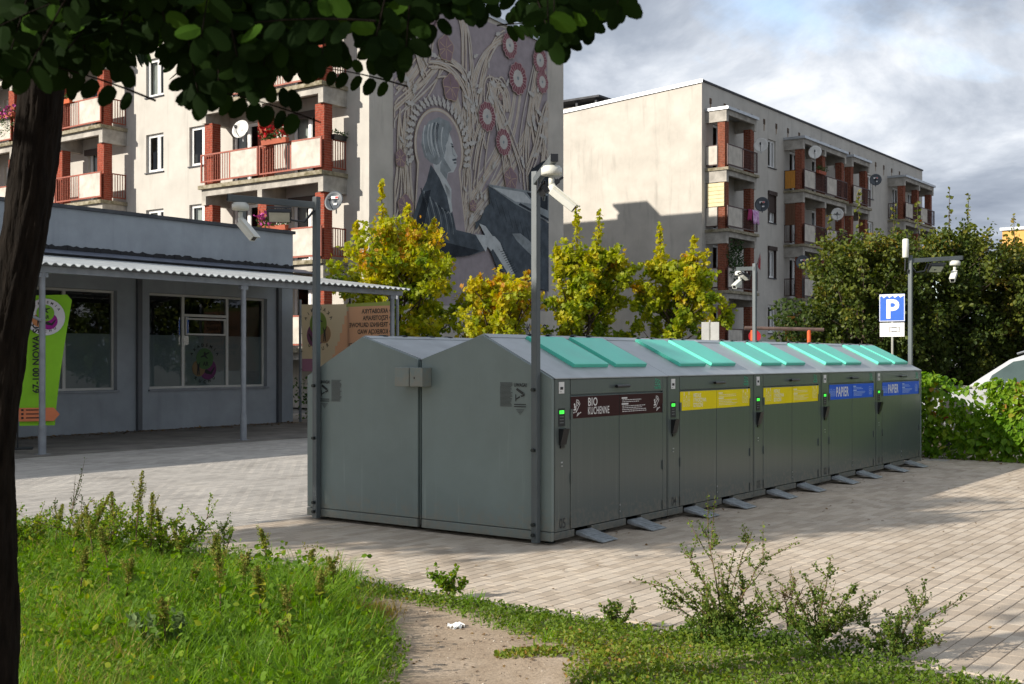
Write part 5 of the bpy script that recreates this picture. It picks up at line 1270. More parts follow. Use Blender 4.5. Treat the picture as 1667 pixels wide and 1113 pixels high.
tree('maple_tree', 'largest yellow-green maple with a tall pointed shoot in front of the mural', -3.1, 33.0, 5.4, 2.0, 1.0, 11500, MAP, .52, 3, .128, MT, shoots=[(-.55, 0, 6.55, .34), (.9, .2, 5.6, .5), (-1.25, 0, 5.4, .4), (.2, -.2, 5.9, .4)], group=g_)
tree('maple_tree', 'small bright yellow maple between the mural and the camera pole', -.35, 31.0, 3.95, 1.15, .9, 5600, MAP, .66, 5, .120, MT, shoots=[(.75, 0, 3.9, .3), (-.5, 0, 3.85, .3)], group=g_)
tree('maple_tree', 'tall slim maple just right of the near camera pole', 2.15, 34.0, 5.2, 1.3, 1.0, 9500, MAP, .46, 8, .128, MT, shoots=[(-.3, 0, 6.0, .28), (.35, 0, 5.85, .30), (-.9, 0, 4.9, .3)], group=g_)
tree('maple_tree', 'rounded yellow-green maple in front of the blank cream end wall', 4.72, 34.2, 4.9, 1.3, 1.0, 9500, MAP, .49, 13, .128, MT, shoots=[(-.45, 0, 5.5, .35), (.55, 0, 5.2, .35)], group=g_)
g2 = 'dense dark trees behind the hedge'
for k, (x, y, h, rad, lab, sh, tn) in enumerate((
    (10.6, 35.5, 5.6, 1.9, 'dense green tree overlapping the right apartment block', [(-.2, 0, 6.7, .5), (.9, 0, 6.3, .4), (-1.1, 0, 5.9, .5)], .46),
    (13.4, 36.5, 5.9, 2.1, 'dark bushy tree with bare whippy shoots behind the parking sign', [(.1, 0, 6.9, .25), (.7, 0, 6.7, .2), (-.9, 0, 6.5, .35)], .42),
    (16.2, 37.0, 5.5, 2.2, 'dark tree with rusty leaves at the right edge', [(-.5, 0, 6.1, .25), (.5, 0, 5.8, .3)], .52),
    (19.0, 38.5, 5.6, 2.2, 'last dark tree of the row, reaching out of the picture', [], .46),
    (19.6, 24.6, 6.0, 2.4, 'dark tree right of the picture, nearest the viewer', [], .4), (21.6, 28.6, 6.4, 2.4, 'dark tree right of the picture, in line with the parking sign', [], .4), (22.5, 33.0, 6.2, 2.4, 'dark tree right of the picture, farthest back', [], .4))):
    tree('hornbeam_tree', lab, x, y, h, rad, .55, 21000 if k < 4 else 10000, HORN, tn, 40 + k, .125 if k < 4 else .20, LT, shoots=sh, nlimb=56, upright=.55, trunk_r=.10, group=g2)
# low undergrowth behind the trees closing the gaps
ug = thing('undergrowth', 'dark shrubs in the shade under the big trees', 'shrubs', (14.0, 39.5, 0), 0)
n = 15000; P = np.stack([rng.uniform(-5.2, 8, n), rng.normal(0, .7, n), rng.random(n) ** .8 * 3.6], 1)
tag(scatter_mesh('foliage', HORN, LEAF_V, LEAF_F, P, rot_from(rng.normal(size=(n, 3)), rng.random(n) * 6), rng.uniform(.10, .20, n), np.clip(rng.normal(.2, .12, n), 0, .9), ug), kind='stuff')
sm = MB()
for k in range(30): x = -5 + k * .43; sm.tube([(x, rng.normal(0, .5), 0), (x + rng.normal(0, .2), 0, 2.8)], [.03, .008], 5)
tag(sm.build('stems', BARK, ug), kind='stuff')
sb_ = thing('shrub', 'leafy green shrub below the banner beside the shop', 'shrub', bpt(WS, TH, 5.6, -.9, 0), 0)
n = 2600; P = np.stack([rng.normal(0, .5, n), rng.normal(0, .4, n), rng.random(n) ** .8 * 1.1], 1)
MB().tube([(0, 0, 0), (.05, 0, .9)], [.03, .01], 6).build('stem', BARK, sb_)
tag(scatter_mesh('foliage', FLOWG, LEAF_V, LEAF_F, P, rot_from(rng.normal(size=(n, 3)), rng.random(n) * 6), rng.uniform(.06, .11, n), rng.random(n), sb_), kind='stuff')

# ---- creeper hedge on a low fence
CREEP = leaf_mat('creeper_leaf', [(0.0, (0.05, 0.12, 0.010)), (0.45, (0.12, 0.24, 0.016)), (0.80, (0.24, 0.34, 0.028)), (0.94, (0.34, 0.16, 0.04)), (1.0, (0.28, 0.04, 0.025))], .42, .5, .2)
H0 = KP(11.55, 1.6); hedge = thing('hedge', 'creeper-covered hedge with a few red leaves running right from the shelter end', 'hedge', H0, TH - R(90))
fm = MB()
for k in range(8): fm.box(k * 1.25 - .03, k * 1.25 + .03, -.03, .03, 0, 1.25)
fm.box(-.05, 8.9, -.02, .02, 1.12, 1.17).box(-.05, 8.9, -.02, .02, .25, .30)
fm.build('fence_frame', POLEG, hedge)
n = 15000; hx = rng.uniform(-.2, 8.9, n)
top = 1.30 + .07 * np.sin(hx * 2.1) + .05 * np.sin(hx * 5.3 + 1); zz = rng.random(n) ** .85
thick = .34 + .05 * np.sin(hx * 1.7 + 2) + .16 * (1 - zz)
sidef = np.where(rng.random(n) < .72, -1, rng.uniform(-.6, 1, n))
hy = sidef * thick * np.sqrt(np.clip(1 - (np.maximum(zz, .75) - .75) ** 2 * 12, .15, 1)) + rng.normal(0, .035, n)
P = np.stack([hx, hy, .02 + zz * top], 1)
gap = (np.abs(hx - 1.85) < .42) & (P[:, 2] > .85) & (P[:, 2] < 1.22); P = P[~gap | (rng.random(n) < .22)]
n = len(P); dirs = np.stack([rng.normal(0, .6, n), -.35 + rng.normal(0, .5, n), -.75 + rng.normal(0, .45, n)], 1)
patch = .10 * np.sin(P[:, 0] * 3.1) * np.sin(P[:, 2] * 5 + P[:, 0]) + np.where((np.sin(P[:, 0] * 4.7 + 1.2) > .96), .20, 0) * (P[:, 2] > .75)
tint = np.clip(rng.normal(.45, .11, n) + patch, 0, .98); rr_ = rot_from(dirs, rng.normal(0, .5, n)); scl = rng.uniform(.075, .15, n)
front = np.where(P[:, 1] < -.28)[0]
pick = front[np.argsort(-(scl[front]) + .02 * P[front, 0] + (P[front, 0] > 4.2) * 5)][:300]
lmesh = bpy.data.meshes.new('leaf'); lmesh.from_pydata([tuple(v_) for v_ in LEAF_V], [], LEAF_F); lmesh.materials.append(CREEP)
ltm = []
for q in range(5):
    m_ = lmesh.copy(); at = m_.attributes.new('tint', 'FLOAT', 'POINT'); at.data.foreach_set('value', np.full(len(LEAF_V), .36 + .1 * q + (.1 if q == 4 else 0), np.float32)); ltm.append(m_)
def leaf_obj(name, me, parent, p, Rm, s):
    o = bpy.data.objects.new(name, me); COL.objects.link(o); o.parent = parent
    M4 = Matrix(((*(Rm[0] * s), p[0]), (*(Rm[1] * s), p[1]), (*(Rm[2] * s), p[2]), (0, 0, 0, 1))); o.matrix_basis = M4
    return o
ps = set(pick.tolist())
for i in pick: leaf_obj('leaf', ltm[min(4, max(0, int((tint[i] - .3) * 10)))], hedge, P[i], rr_[i], scl[i])
ii = np.array([i for i in range(n) if i not in ps])
tag(scatter_mesh('foliage', CREEP, LEAF_V, LEAF_F, P[ii], rr_[ii], scl[ii], tint[ii], hedge), kind='stuff')

# ---- foreground locust tree: dark trunk and overhanging twigs
LOC = leaf_mat('locust_leaf', [(0.0, (0.005, 0.012, 0.003)), (0.8, (0.010, 0.024, 0.004)), (1.0, (0.04, 0.09, 0.010))], .22, .7, .04)
TX, TY = -1.985, 4.55
loc = thing('locust_tree', 'dark leaning tree trunk at the left edge with leafy twigs hanging across the top', 'tree', (TX, TY, 0), 0)
tb = MB(); tp, tr_ = [], []
NR, nsd = 150, 84
for i in range(NR):
    f = i / (NR - 1); z = f * 4.4
    tp.append((float(np.interp(z, [0, .35, 1.23, 1.7, 2.1, 2.51, 2.75, 4.4], [0, .0, .01, .055, .126, .18, .20, .30])) - .02 + .006 * math.sin(z * 4), .02 * math.sin(z * 3), z)); tr_.append(.086 * (1.25 - .25 * min(1, z / .3)) - .008 * f)
from mathutils import noise as mnoise
for i in range(NR):
    for j in range(nsd):
        a = 2 * math.pi * j / nsd; ca, sa = math.cos(a), math.sin(a); z = tp[i][2]
        rg = abs(mnoise.noise(Vector((ca * 3.4, sa * 3.4, z * 2.1)))); rg2 = abs(mnoise.noise(Vector((ca * 7 + 5, sa * 7, z * 5.5)))); rid = .020 * min(.45, rg) + .010 * rg2 + .004 * mnoise.noise(Vector((ca * 16, sa * 16, z * 22))) - .006
        rr2 = tr_[i] + rid; tb.v.append((tp[i][0] + rr2 * ca, tp[i][1] + rr2 * sa, z))
for i in range(NR - 1):
    for j in range(nsd): j2 = (j + 1) % nsd; tb.f.append((i * nsd + j, i * nsd + j2, (i + 1) * nsd + j2, (i + 1) * nsd + j)); tb.m.append(0)
tb.build('trunk', BARKD, loc, smooth=True)
# image-side envelope of the hanging foliage, as height of the lowest leaves over the sideways position (metres at 2.2 m distance)
ENV = [(0, 125), (60, 110), (120, 135), (190, 105), (250, 72), (290, 80), (315, 205), (345, 205), (365, 105), (395, 120), (410, 185), (430, 115), (480, 105), (515, 120), (550, 55), (585, 60), (610, 115), (640, 140), (665, 110), (690, 55), (720, 25), (740, 35), (760, 20), (785, 52), (800, 20), (840, 15), (870, 40), (905, 100), (940, 95), (965, 30), (985, 40), (1000, 55), (1008, 0)]
ex = np.array([p[0] for p in ENV], float); ez = np.array([p[1] for p in ENV], float)
YD = 2.25
envx = (ex - 833.5) / 1925 * YD; envz = 1.6 + (585 - ez) / 1925 * YD
br = MB(); fol_P, fol_R, fol_S, fol_T = [], [], [], []
def rachis(base, direction, ln, npair, r, lsize):
    """one pinnate leaf: stalk with opposite oval leaflets"""
    d = direction / np.linalg.norm(direction); side = np.cross(d, np.array([0, 1.0, 0.15]) + r.normal(0, .25, 3)); side /= np.linalg.norm(side); nrm = np.cross(side, d)
    pts = [base + d * ln * s + np.array([0, 0, -.10 * ln * s * s]) for s in np.linspace(0, 1, 5)]
    br.tube(pts, [.0022, .002, .0016, .0013, .001], 4, cap=False)
    for i in range(npair):
        s = .22 + .72 * i / max(1, npair - 1); b = base + d * ln * s + np.array([0, 0, -.10 * ln * s * s])
        for sg in (-1, 1):
            y = side * sg * 1.0 + d * .38 + np.array([0, 0, -.18]) + r.normal(0, .13, 3); y /= np.linalg.norm(y)
            x = np.cross(y, nrm + r.normal(0, .25, 3)); x /= np.linalg.norm(x); z = np.cross(x, y)
            fol_P.append(b + y * .004); fol_R.append(np.stack([x, y, z], 1)); fol_S.append(lsize * r.uniform(.8, 1.15)); fol_T.append(np.clip(r.normal(.4, .22), 0, .95) if r.random() > .09 else .97)  # a few leaflets tinted bright green, as if lit through
    y = d + np.array([0, 0, -.1]); y /= np.linalg.norm(y); x = np.cross(y, nrm); x /= np.linalg.norm(x)
    fol_P.append(pts[-1]); fol_R.append(np.stack([x, y, np.cross(x, y)], 1)); fol_S.append(lsize); fol_T.append(np.clip(r.normal(.4, .2), 0, .95))
lr = np.random.default_rng(21)
# fringe: leaves whose tips reach the envelope
for k in range(58):
    px = lr.uniform(-40, 1002); x = (px - 833.5) / 1925 * YD; yv = YD + lr.uniform(-.25, .35)
    zt = 1.6 + (np.interp(px, ex, 585 - ez)) / 1925 * yv; x = (px - 833.5) / 1925 * yv
    ln = lr.uniform(.15, .24); dr = np.array([lr.normal(0, .28), lr.normal(0, .18), -1.0]); dr /= np.linalg.norm(dr)
    b = np.array([x, yv, zt + .012]) - dr * (ln + .05)
    rachis(b, dr, ln, lr.integers(4, 6), lr, .047)
# the sprays that hang lowest
for (hx_, hy_) in ((40, 150), (62, 125), (132, 145), (190, 125), (318, 218), (338, 208), (352, 190), (412, 192), (425, 165), (450, 140), (500, 140), (525, 150), (612, 125), (628, 145), (650, 140), (690, 66), (790, 52), (900, 106), (918, 98), (950, 92), (1000, 55)):
    for q_ in range(2):
        yv = YD + lr.uniform(-.2, .2); px = hx_ + lr.normal(0, 7); ln = lr.uniform(.15, .23); dr = np.array([lr.normal(0, .16), lr.normal(0, .15), -1.0]); dr /= np.linalg.norm(dr)
        rachis(np.array([(px - 833.5) / 1925 * yv, yv, 1.6 + (585 - hy_ + 14 + 22 * q_) / 1925 * yv + .03]) - dr * (ln + .04), dr, ln, 5, lr, .047)
# dense mass above
for k in range(330):
    px = lr.uniform(-160, 560) if k < 300 else lr.uniform(560, 985); yv = lr.uniform(1.9, 3.6); x = (px - 833.5) / 1925 * yv
    zl = np.interp(px, ex, 585 - ez); up = lr.uniform(12, 330) if k < 300 else lr.uniform(35, 200); zt = 1.6 + (zl + up) / 1925 * yv
    ln = lr.uniform(.16, .26); dr = np.array([lr.normal(0, .7), lr.normal(0, .4), -.55 + lr.normal(0, .35)]); dr /= np.linalg.norm(dr)
    rachis(np.array([x, yv, zt]) - dr * ln, dr, ln, lr.integers(5, 8), lr, .048)
# crown overhead and behind, kept around the stem
for k in range(420):
    a = lr.random() * 6.28; q = 1.9 * math.sqrt(lr.random()); zc_ = 3.3 + 2.2 * lr.random(); c = np.array([TX - .3 + q * math.cos(a) * 1.0, TY - .9 + q * math.sin(a), zc_])
    dr = np.array([lr.normal(0, .7), lr.normal(0, .7), -.3 + lr.normal(0, .4)]); dr /= np.linalg.norm(dr)
    if (585 - (c[2] - 1.6 - .3) / max(.5, c[1]) * 1925) > 0 and c[1] > 1: continue
    rachis(c, dr, lr.uniform(.18, .28), 7, lr, .055)
off = np.array([TX, TY, 0.0])
for k in range(900):  # unseen foliage added towards the sun to shade the hanging leaves
    c = np.array([lr.uniform(-5.2, -.3), lr.uniform(-1.0, 2.9), lr.uniform(2.75, 5.0)])
    if c[1] > .4 and abs(c[0]) < c[1] * .5 + .3 and (c[2] - 1.95) / c[1] < .36: continue
    if c[1] > 0 and (c[2] - 1.6) / max(c[1], .05) < .40: continue
    dr = np.array([lr.normal(0, .7), lr.normal(0, .7), -.2 + lr.normal(0, .4)]); dr /= np.linalg.norm(dr)
    rachis(c, dr, lr.uniform(.2, .28), 7, lr, .06)
# branches carrying them
for q in ([(-1.80, 4.55, 3.3), (-1.5, 3.8, 3.15), (-1.0, 2.9, 2.80), (-.35, 2.4, 2.62), (.12, 2.25, 2.44)], [(-1.78, 4.55, 3.5), (-1.6, 3.6, 3.2), (-1.3, 2.7, 2.78), (-.9, 2.3, 2.46)], [(-1.0, 2.9, 2.80), (-.6, 2.5, 2.56), (-.45, 2.35, 2.44)],
          [(-1.75, 4.5, 3.8), (-2.4, 3.9, 4.3), (-3.0, 3.4, 4.7)], [(-1.72, 4.55, 4.3), (-1.9, 4.2, 5.0), (-2.1, 3.9, 5.5)], [(-1.72, 4.55, 4.2), (-1.3, 4.4, 4.9), (-.9, 4.1, 5.3)], [(-1.8, 4.5, 3.2), (-2.0, 3.4, 2.8), (-2.05, 2.6, 2.6)]):
    br.tube(q, [.035, .024, .014, .008, .005][:len(q)], 7)
for i in range(len(br.v)): br.v[i] = tuple(np.array(br.v[i]) - off)
tag(br.build('twigs', BARKD, loc, smooth=True), kind='stuff')
fol_P = np.array(fol_P) - off; fol_R = np.array(fol_R); fol_S = np.array(fol_S); fol_T = np.array(fol_T)
LL_V = [(0, 0, 0), (-.22, .10, .015), (-.30, .35, .03), (-.29, .65, .03), (-.16, .90, .015), (0, .99, 0), (.16, .90, .015), (.29, .65, .03), (.30, .35, .03), (.22, .10, .015), (0, .35, -.02), (0, .65, -.02)]
LL_F = [(0, 10, 2, 1), (10, 11, 3, 2), (11, 5, 4, 3), (0, 9, 8, 10), (10, 8, 7, 11), (11, 7, 6, 5)]
wp = fol_P + off; pxx = 833.5 + 1925 * wp[:, 0] / np.maximum(.3, wp[:, 1]); pyy = 585 - 1925 * (wp[:, 2] - 1.6) / np.maximum(.3, wp[:, 1])
infr = (pxx > 0) & (pxx < 1667) & (pyy > 0) & (wp[:, 1] > .5)
cand = np.where(infr)[0]; cand = cand[np.argsort(-pyy[cand] - fol_S[cand] / wp[cand, 1] * 4000)][:300]; cs = set(cand.tolist())
llm = []
base_me = bpy.data.meshes.new('leaflet'); base_me.from_pydata(LL_V, [], LL_F); base_me.materials.append(LOC)
for q in range(4):
    m_ = base_me.copy(); at = m_.attributes.new('tint', 'FLOAT', 'POINT'); at.data.foreach_set('value', np.full(len(LL_V), .12 + .2 * q, np.float32)); m_.polygons.foreach_set('use_smooth', [True] * len(LL_F)); llm.append(m_)
for i in cand: leaf_obj('leaflet', llm[min(3, int(fol_T[i] * 4.2))], loc, fol_P[i], fol_R[i], fol_S[i])
ii = np.array([i for i in range(len(fol_P)) if i not in cs])
tag(scatter_mesh('crown', LOC, LL_V, LL_F, fol_P[ii], fol_R[ii], fol_S[ii], fol_T[ii], loc), kind='stuff')

loc2 = tree('locust_tree', 'unseen locust tree added left of the picture to shade the near container ends', -9.4, 7.0, 6.9, 2.45, 4.2, 26000, LOC, .45, 77, .17, LT, nlimb=60, upright=.6, trunk_r=.13)  # unseen tree added so that its crown shades the near end panels
WEED = leaf_mat('weed_leaf', [(0, (.07, .14, .016)), (.6, (.14, .24, .022)), (1, (.30, .30, .03))], .4, .6, .12)
SEED = leaf_mat('seed_head', [(0, (.12, .17, .03)), (.6, (.23, .25, .05)), (1, (.24, .15, .05))], .25, .7, .1)
STEM = mat('weed_stem', (.10, .11, .035), .8, var=.3, scale=10, rgb2=(.16, .07, .035))
BUSH = leaf_mat('bush_leaf', [(0, (.045, .085, .016)), (.6, (.095, .155, .026)), (1, (.20, .23, .04))], .35, .6, .12)
# ---- grass, clover and weeds of the foreground strip
PATH = np.array([(-1.12, 7.9), (-0.77, 7.64), (-0.51, 7.42), (-0.15, 6.84), (0.19, 6.46), (0.26, 6.16), (0.2, 5.83), (0.17, 4.3), (-0.55, 4.3), (-0.51, 5.83), (-0.51, 6.42), (-0.65, 7.0), (-0.9, 7.42)])
def inside(x, y, poly):
    c = np.zeros(len(x), bool); j = len(poly) - 1
    for i in range(len(poly)):
        xi, yi = poly[i]; xj, yj = poly[j]
        c ^= ((yi > y) != (yj > y)) & (x < (xj - xi) * (y - yi) / (yj - yi + 1e-12) + xi); j = i
    return c
def past_kerb(x, y): return (x - K0[0]) * U[0] + (y - K0[1]) * U[1] + 2.34
def edge_path(x, y):
    d = np.full(len(x), 9.0)
    for i in range(len(PATH)):
        a, b = PATH[i], PATH[(i + 1) % len(PATH)]; ab = b - a; t = np.clip(((x - a[0]) * ab[0] + (y - a[1]) * ab[1]) / (ab @ ab), 0, 1)
        d = np.minimum(d, np.hypot(x - a[0] - t * ab[0], y - a[1] - t * ab[1]))
    return np.where(inside(x, y, PATH), -d, d)
GRASS = leaf_mat('grass_blade', [(0.0, (0.075, 0.14, 0.010)), (0.5, (0.14, 0.27, 0.014)), (0.8, (0.21, 0.34, 0.024)), (1.0, (0.34, 0.28, 0.08))], .45, .5, .3)
CLOV = leaf_mat('ground_cover_leaf', [(0.0, (0.055, 0.085, 0.014)), (0.5, (0.105, 0.175, 0.016)), (0.8, (0.18, 0.225, 0.026)), (1.0, (0.30, 0.18, 0.05))], .35, .5, .25)
def sample(n, x0, x1, y0, y1):
    x = rng.uniform(x0, x1, n); y = rng.uniform(y0, y1, n); k = (np.abs(x) < y * .47 + .5) & (past_kerb(x, y) < -.02); return x[k], y[k]
QL_V = [(0, 0, 0), (-.34, .5, .08), (0, 1, -.05), (.34, .5, .08)]; QL_F = [(0, 2, 1), (0, 3, 2)]
def lush(x, y): return np.clip(((-.55 - .10 * (y - 6)) - x) / .45, 0, 1)         # 1 well left of the footpath
# tall grass
gp, gR, gs, gt = [], [], [], []
for tv_, tf_, N_ in ((*blade(.35), 75000), (*blade(.9), 75000), (*blade(1.5), 50000)):
    x, y = sample(N_, -5.2, .2, 4.8, 11.0); l = lush(x, y); e = edge_path(x, y)
    den = (.35 + .65 * (np.sin(3.1 * x + 1) * np.sin(2.7 * y) * .5 + .5)) * l
    k = (rng.random(len(x)) < den) & (e > .02); x, y, l = x[k], y[k], l[k]; n = len(x)
    hgt = (.10 + .20 * rng.random(n) ** 1.2) * (.55 + .45 * np.sin(1.9 * x + 2.3 * y) ** 2) * (.5 + .5 * l)
    yaw = rng.random(n) * 6.28; ti = rng.normal(0, .25, (n, 2)); c, s = np.cos(yaw), np.sin(yaw)
    up = np.stack([ti[:, 0], ti[:, 1], np.ones(n)], 1); up /= np.linalg.norm(up, axis=1, keepdims=True)
    xa = np.stack([c, s, np.zeros(n)], 1); xa -= up * (xa * up).sum(1, keepdims=True); xa /= np.linalg.norm(xa, axis=1, keepdims=True); ya = np.cross(up, xa)
    Rm = np.stack([xa, ya, up], 2)
    pos = np.stack([x, y, lawn_z(x, y)], 1)
    sc = np.stack([rng.uniform(.004, .009, n), hgt, hgt], 1)
    tn = np.clip(rng.normal(.45, .14, n) + .16 * np.sin(1.3 * x + .7) * np.sin(1.1 * y), 0, .85); dry = rng.random(n) < .06 + .14 * (np.sin(2.9 * x + 1.3 * y) > .55); tn[dry] = .95
    tag(scatter_mesh('grass', GRASS, tv_, tf_, pos, Rm, sc, tn), 'long fresh green grass growing left of the trodden path', 'grass', None, 'stuff')
# rough tufts: taller coarse blades in bunches
tx, ty = sample(420, -5.2, .2, 4.8, 10.6); k = (rng.random(len(tx)) < .25 + .75 * lush(tx, ty)) & (edge_path(tx, ty) > .08); tx, ty = tx[k], ty[k]
rpt = rng.integers(14, 46, len(tx)); cxs, cys = np.repeat(tx, rpt), np.repeat(ty, rpt); n = len(cxs); sz = np.repeat(rng.uniform(.12, .34, len(tx)) * (.35 + .65 * lush(tx, ty)), rpt); tt = np.repeat(np.clip(rng.normal(.5, .2, len(tx)), 0, .95), rpt)
x = cxs + rng.normal(0, .035, n); y = cys + rng.normal(0, .035, n); yaw = np.arctan2(y - cys, x - cxs) - R(90) + rng.normal(0, .3, n); c, s = np.cos(yaw), np.sin(yaw)
Rm = np.stack([np.stack([c, s, 0 * c], 1), np.stack([-s, c, 0 * c], 1), np.tile([0, 0, 1.0], (n, 1))], 2); hh = sz * rng.uniform(.5, 1.15, n); tv_, tf_ = blade(.75)
tag(scatter_mesh('grass_tufts', GRASS, tv_, tf_, np.stack([x, y, lawn_z(x, y)], 1), Rm, np.stack([rng.uniform(.005, .011, n), hh, hh], 1), tt), 'rough taller grass tufts standing out of the grass', 'grass', None, 'stuff')
# thin short grass between the ground cover on the right
x, y = sample(60000, -1.0, 4.0, 4.8, 10.0); e = edge_path(x, y); k = (e > .05) & (rng.random(len(x)) < .55 * (.4 + .6 * np.sin(2.1 * x + y) ** 2)); x, y = x[k], y[k]; n = len(x); yaw = rng.random(n) * 6.28; c, s = np.cos(yaw), np.sin(yaw); hh = rng.uniform(.03, .085, n)
Rm = np.stack([np.stack([c, s, 0 * c], 1), np.stack([-s, c, 0 * c], 1), np.tile([0, 0, 1.0], (n, 1))], 2)
tag(scatter_mesh('short_grass', GRASS, tv_, tf_, np.stack([x, y, lawn_z(x, y)], 1), Rm, np.stack([rng.uniform(.003, .006, n), hh, hh], 1), np.clip(rng.normal(.5, .2, n), 0, .97)), 'short thin grass mixed into the clover right of the path', 'grass', None, 'stuff')
# short ground cover right of the path and along the kerb
x, y = sample(420000, -5.0, 4.2, 4.6, 10.6); e = edge_path(x, y); l = lush(x, y)
pk_ = past_kerb(x, y); clump = ((x - .07) / .20) ** 2 + ((y - 6.34) / .10) ** 2 < 1 + .4 * np.sin(9 * x)
pn = .5 + .5 * np.sin(2.3 * x + .8 * y) * np.sin(1.9 * y - 1.1 * x)
k = ((e > .04 + .05 * np.sin(11 * x) * np.sin(9 * y)) & (rng.random(len(x)) < (.45 + .50 * pn) * (1 - .80 * l)) & ((e > .14) | (rng.random(len(x)) < .35))) | (clump & (rng.random(len(x)) < .95))
x, y, l, e = x[k], y[k], l[k], e[k]; n = len(x)
pos = np.stack([x, y, lawn_z(x, y) + rng.random(n) ** 1.6 * (.055 + .05 * l) * np.clip(e / .25 + .25, .25, 1)], 1)
dirs = np.stack([rng.normal(0, 1, n), rng.normal(0, 1, n), .35 + rng.normal(0, .4, n)], 1)
tn = np.clip(.48 + .22 * np.sin(1.7 * x + 1) * np.sin(2.2 * y + .5) + rng.normal(0, .13, n), 0, .95)
tag(scatter_mesh('ground_cover', CLOV, QL_V, QL_F, pos, rot_from(dirs, rng.random(n) * 6.28), rng.uniform(.014, .034, n), tn), 'low clover and knotgrass covering the soil right of the path', 'ground cover', None, 'stuff')
# broad weed leaves among the grass
x, y = sample(13000, -5.5, -.4, 4.5, 11.0); k = (rng.random(len(x)) < lush(x, y) * .8) & (edge_path(x, y) > .08); x, y = x[k], y[k]; n = len(x)
pos = np.stack([x, y, lawn_z(x, y) + .04 + rng.random(n) * .20], 1); dirs = np.stack([rng.normal(0, 1, n), rng.normal(0, 1, n), .5 + rng.normal(0, .4, n)], 1)
tag(scatter_mesh('weed_leaves', WEED, LEAF_V, LEAF_F, pos, rot_from(dirs, rng.random(n) * 6.28), rng.uniform(.02, .05, n), np.clip(rng.normal(.32, .25, n), 0, 1)), 'broad weed leaves scattered through the long grass', 'weeds', None, 'stuff')
# dry yellow tuft by the path
x = rng.normal(-.93, .10, 900); y = rng.normal(7.25, .10, 900); n = 900; yaw = rng.random(n) * 6.28
c, s = np.cos(yaw), np.sin(yaw); Rm = np.stack([np.stack([c, s, 0 * c], 1), np.stack([-s, c, 0 * c], 1), np.tile([0, 0, 1.0], (n, 1))], 2); hh = rng.uniform(.04, .13, n)
DRY = leaf_mat('dry_grass', [(0, (.20, .16, .03)), (1, (.38, .26, .06))], .3)
tv_, tf_ = blade(.8)
tag(scatter_mesh('dry_grass', DRY, tv_, tf_, np.stack([x, y, lawn_z(x, y)], 1), Rm, np.stack([rng.uniform(.004, .008, n), hh, hh], 1), rng.random(n)), 'yellowed tuft of grass at the left edge of the path', 'grass', None, 'stuff')

def amaranth(label, x, y, h, seed, head=.35, lean=.06, tint=.5, group='seed-headed weeds standing in the grass', leaves=16):
    r = np.random.default_rng(seed); z0 = float(lawn_z(np.array([x]), np.array([y]))[0]); t = thing('weed', label, 'weed', (x, y, z0), 0, group)
    lx, ly = r.normal(0, lean, 2); P = lambda s: np.array([lx * s * s, ly * s * s, h * s])
    MB().tube([tuple(P(s)) for s in np.linspace(0, 1, 7)], [.007, .0065, .006, .005, .004, .003, .002], 6).build('stem', STEM, t)
    n = leaves; s = r.uniform(.25, .92, n); pos = np.array([P(q) for q in s]); d = np.stack([r.normal(0, 1, n), r.normal(0, 1, n), .1 + r.normal(0, .4, n)], 1)
    tag(scatter_mesh('leaves', WEED, LEAF_V, LEAF_F, pos, rot_from(d, r.normal(0, .4, n)), r.uniform(.05, .11, n) * (1.15 - .6 * s), np.clip(r.normal(tint, .2, n), 0, 1), t), kind='stuff')
    n = int(420 * head / .35); q = r.random(n); pos = np.array([P(1 - head + (head + .05) * k) for k in q]); wd = .020 * (1.15 - q) + .004
    pos[:, :2] += r.normal(0, 1, (n, 2)) * wd[:, None] * .6
    nb = 4
    for b in range(nb):
        a = r.random() * 6.28; m_ = n // 9; qq = r.random(m_); b0_ = P(1 - head * r.uniform(.5, 1.0)); arm = np.array([math.cos(a) * .05, math.sin(a) * .05, .11])
        pos = np.concatenate([pos, b0_ + arm * qq[:, None] + r.normal(0, .007, (m_, 3))])
    n = len(pos); d = r.normal(0, 1, (n, 3)) + np.array([0, 0, .8])
    tag(scatter_mesh('seed_head', SEED, LEAF_V, LEAF_F, pos, rot_from(d, r.random(n) * 6), r.uniform(.008, .016, n), np.clip(r.normal(.45, .25, n), 0, 1), t), kind='stuff')
    return t
spots = [(70, 915, 850, 'small green weed spike touching the trunk'), (300, 940, 868, 'greenish weed spike between the tallest one and the pale stem'), (390, 1000, 915, 'slender weed spike right of the reddish stem'), (205, 1010, 915, 'green weed spike below the tallest one'), (130, 1000, 900, 'weed spike in the left half of the open grass'), (520, 1030, 950, 'weed spike at the path side of the grass'), (220, 940, 780, 'tallest yellow-green seed-headed weed at the left'), (185, 930, 812, 'slim seed-headed weed left of the tallest one'), (145, 930, 818, 'brownish weed spike third from the trunk'), (88, 920, 835, 'short weed spike nearest the trunk'), (245, 930, 812, 'brown weed spike just right of the tallest one'), (262, 925, 835, 'small weed spike two places right of the tallest one'),
         (152, 950, 838, 'low weed spike in front of the brownish one'), (115, 940, 848, 'leaning weed spike between the trunk and the brownish one'), (435, 945, 870, 'lone weed spike by the kerb left of the shelter'), (500, 975, 902, 'brown weed spike nearest the kerb corner'), (545, 985, 918, 'bent weed spike at the end of the tall grass'), (348, 955, 880, 'weed spike beside the pale bushy stem'),
         (425, 1040, 940, 'weed spike in the middle of the grass'), (360, 1040, 905, 'reddish weed stem in the middle of the grass'), (470, 1060, 975, 'dry weed spike low in the grass on the right'), (270, 1085, 985, 'thick tan weed stalk at the bottom of the grass'), (480, 1100, 1040, 'stubby dark weed spike at the bottom edge'), (178, 975, 870, 'weed spike in front of the slim one'), (320, 985, 930, 'weed spike with broad yellow leaves')]
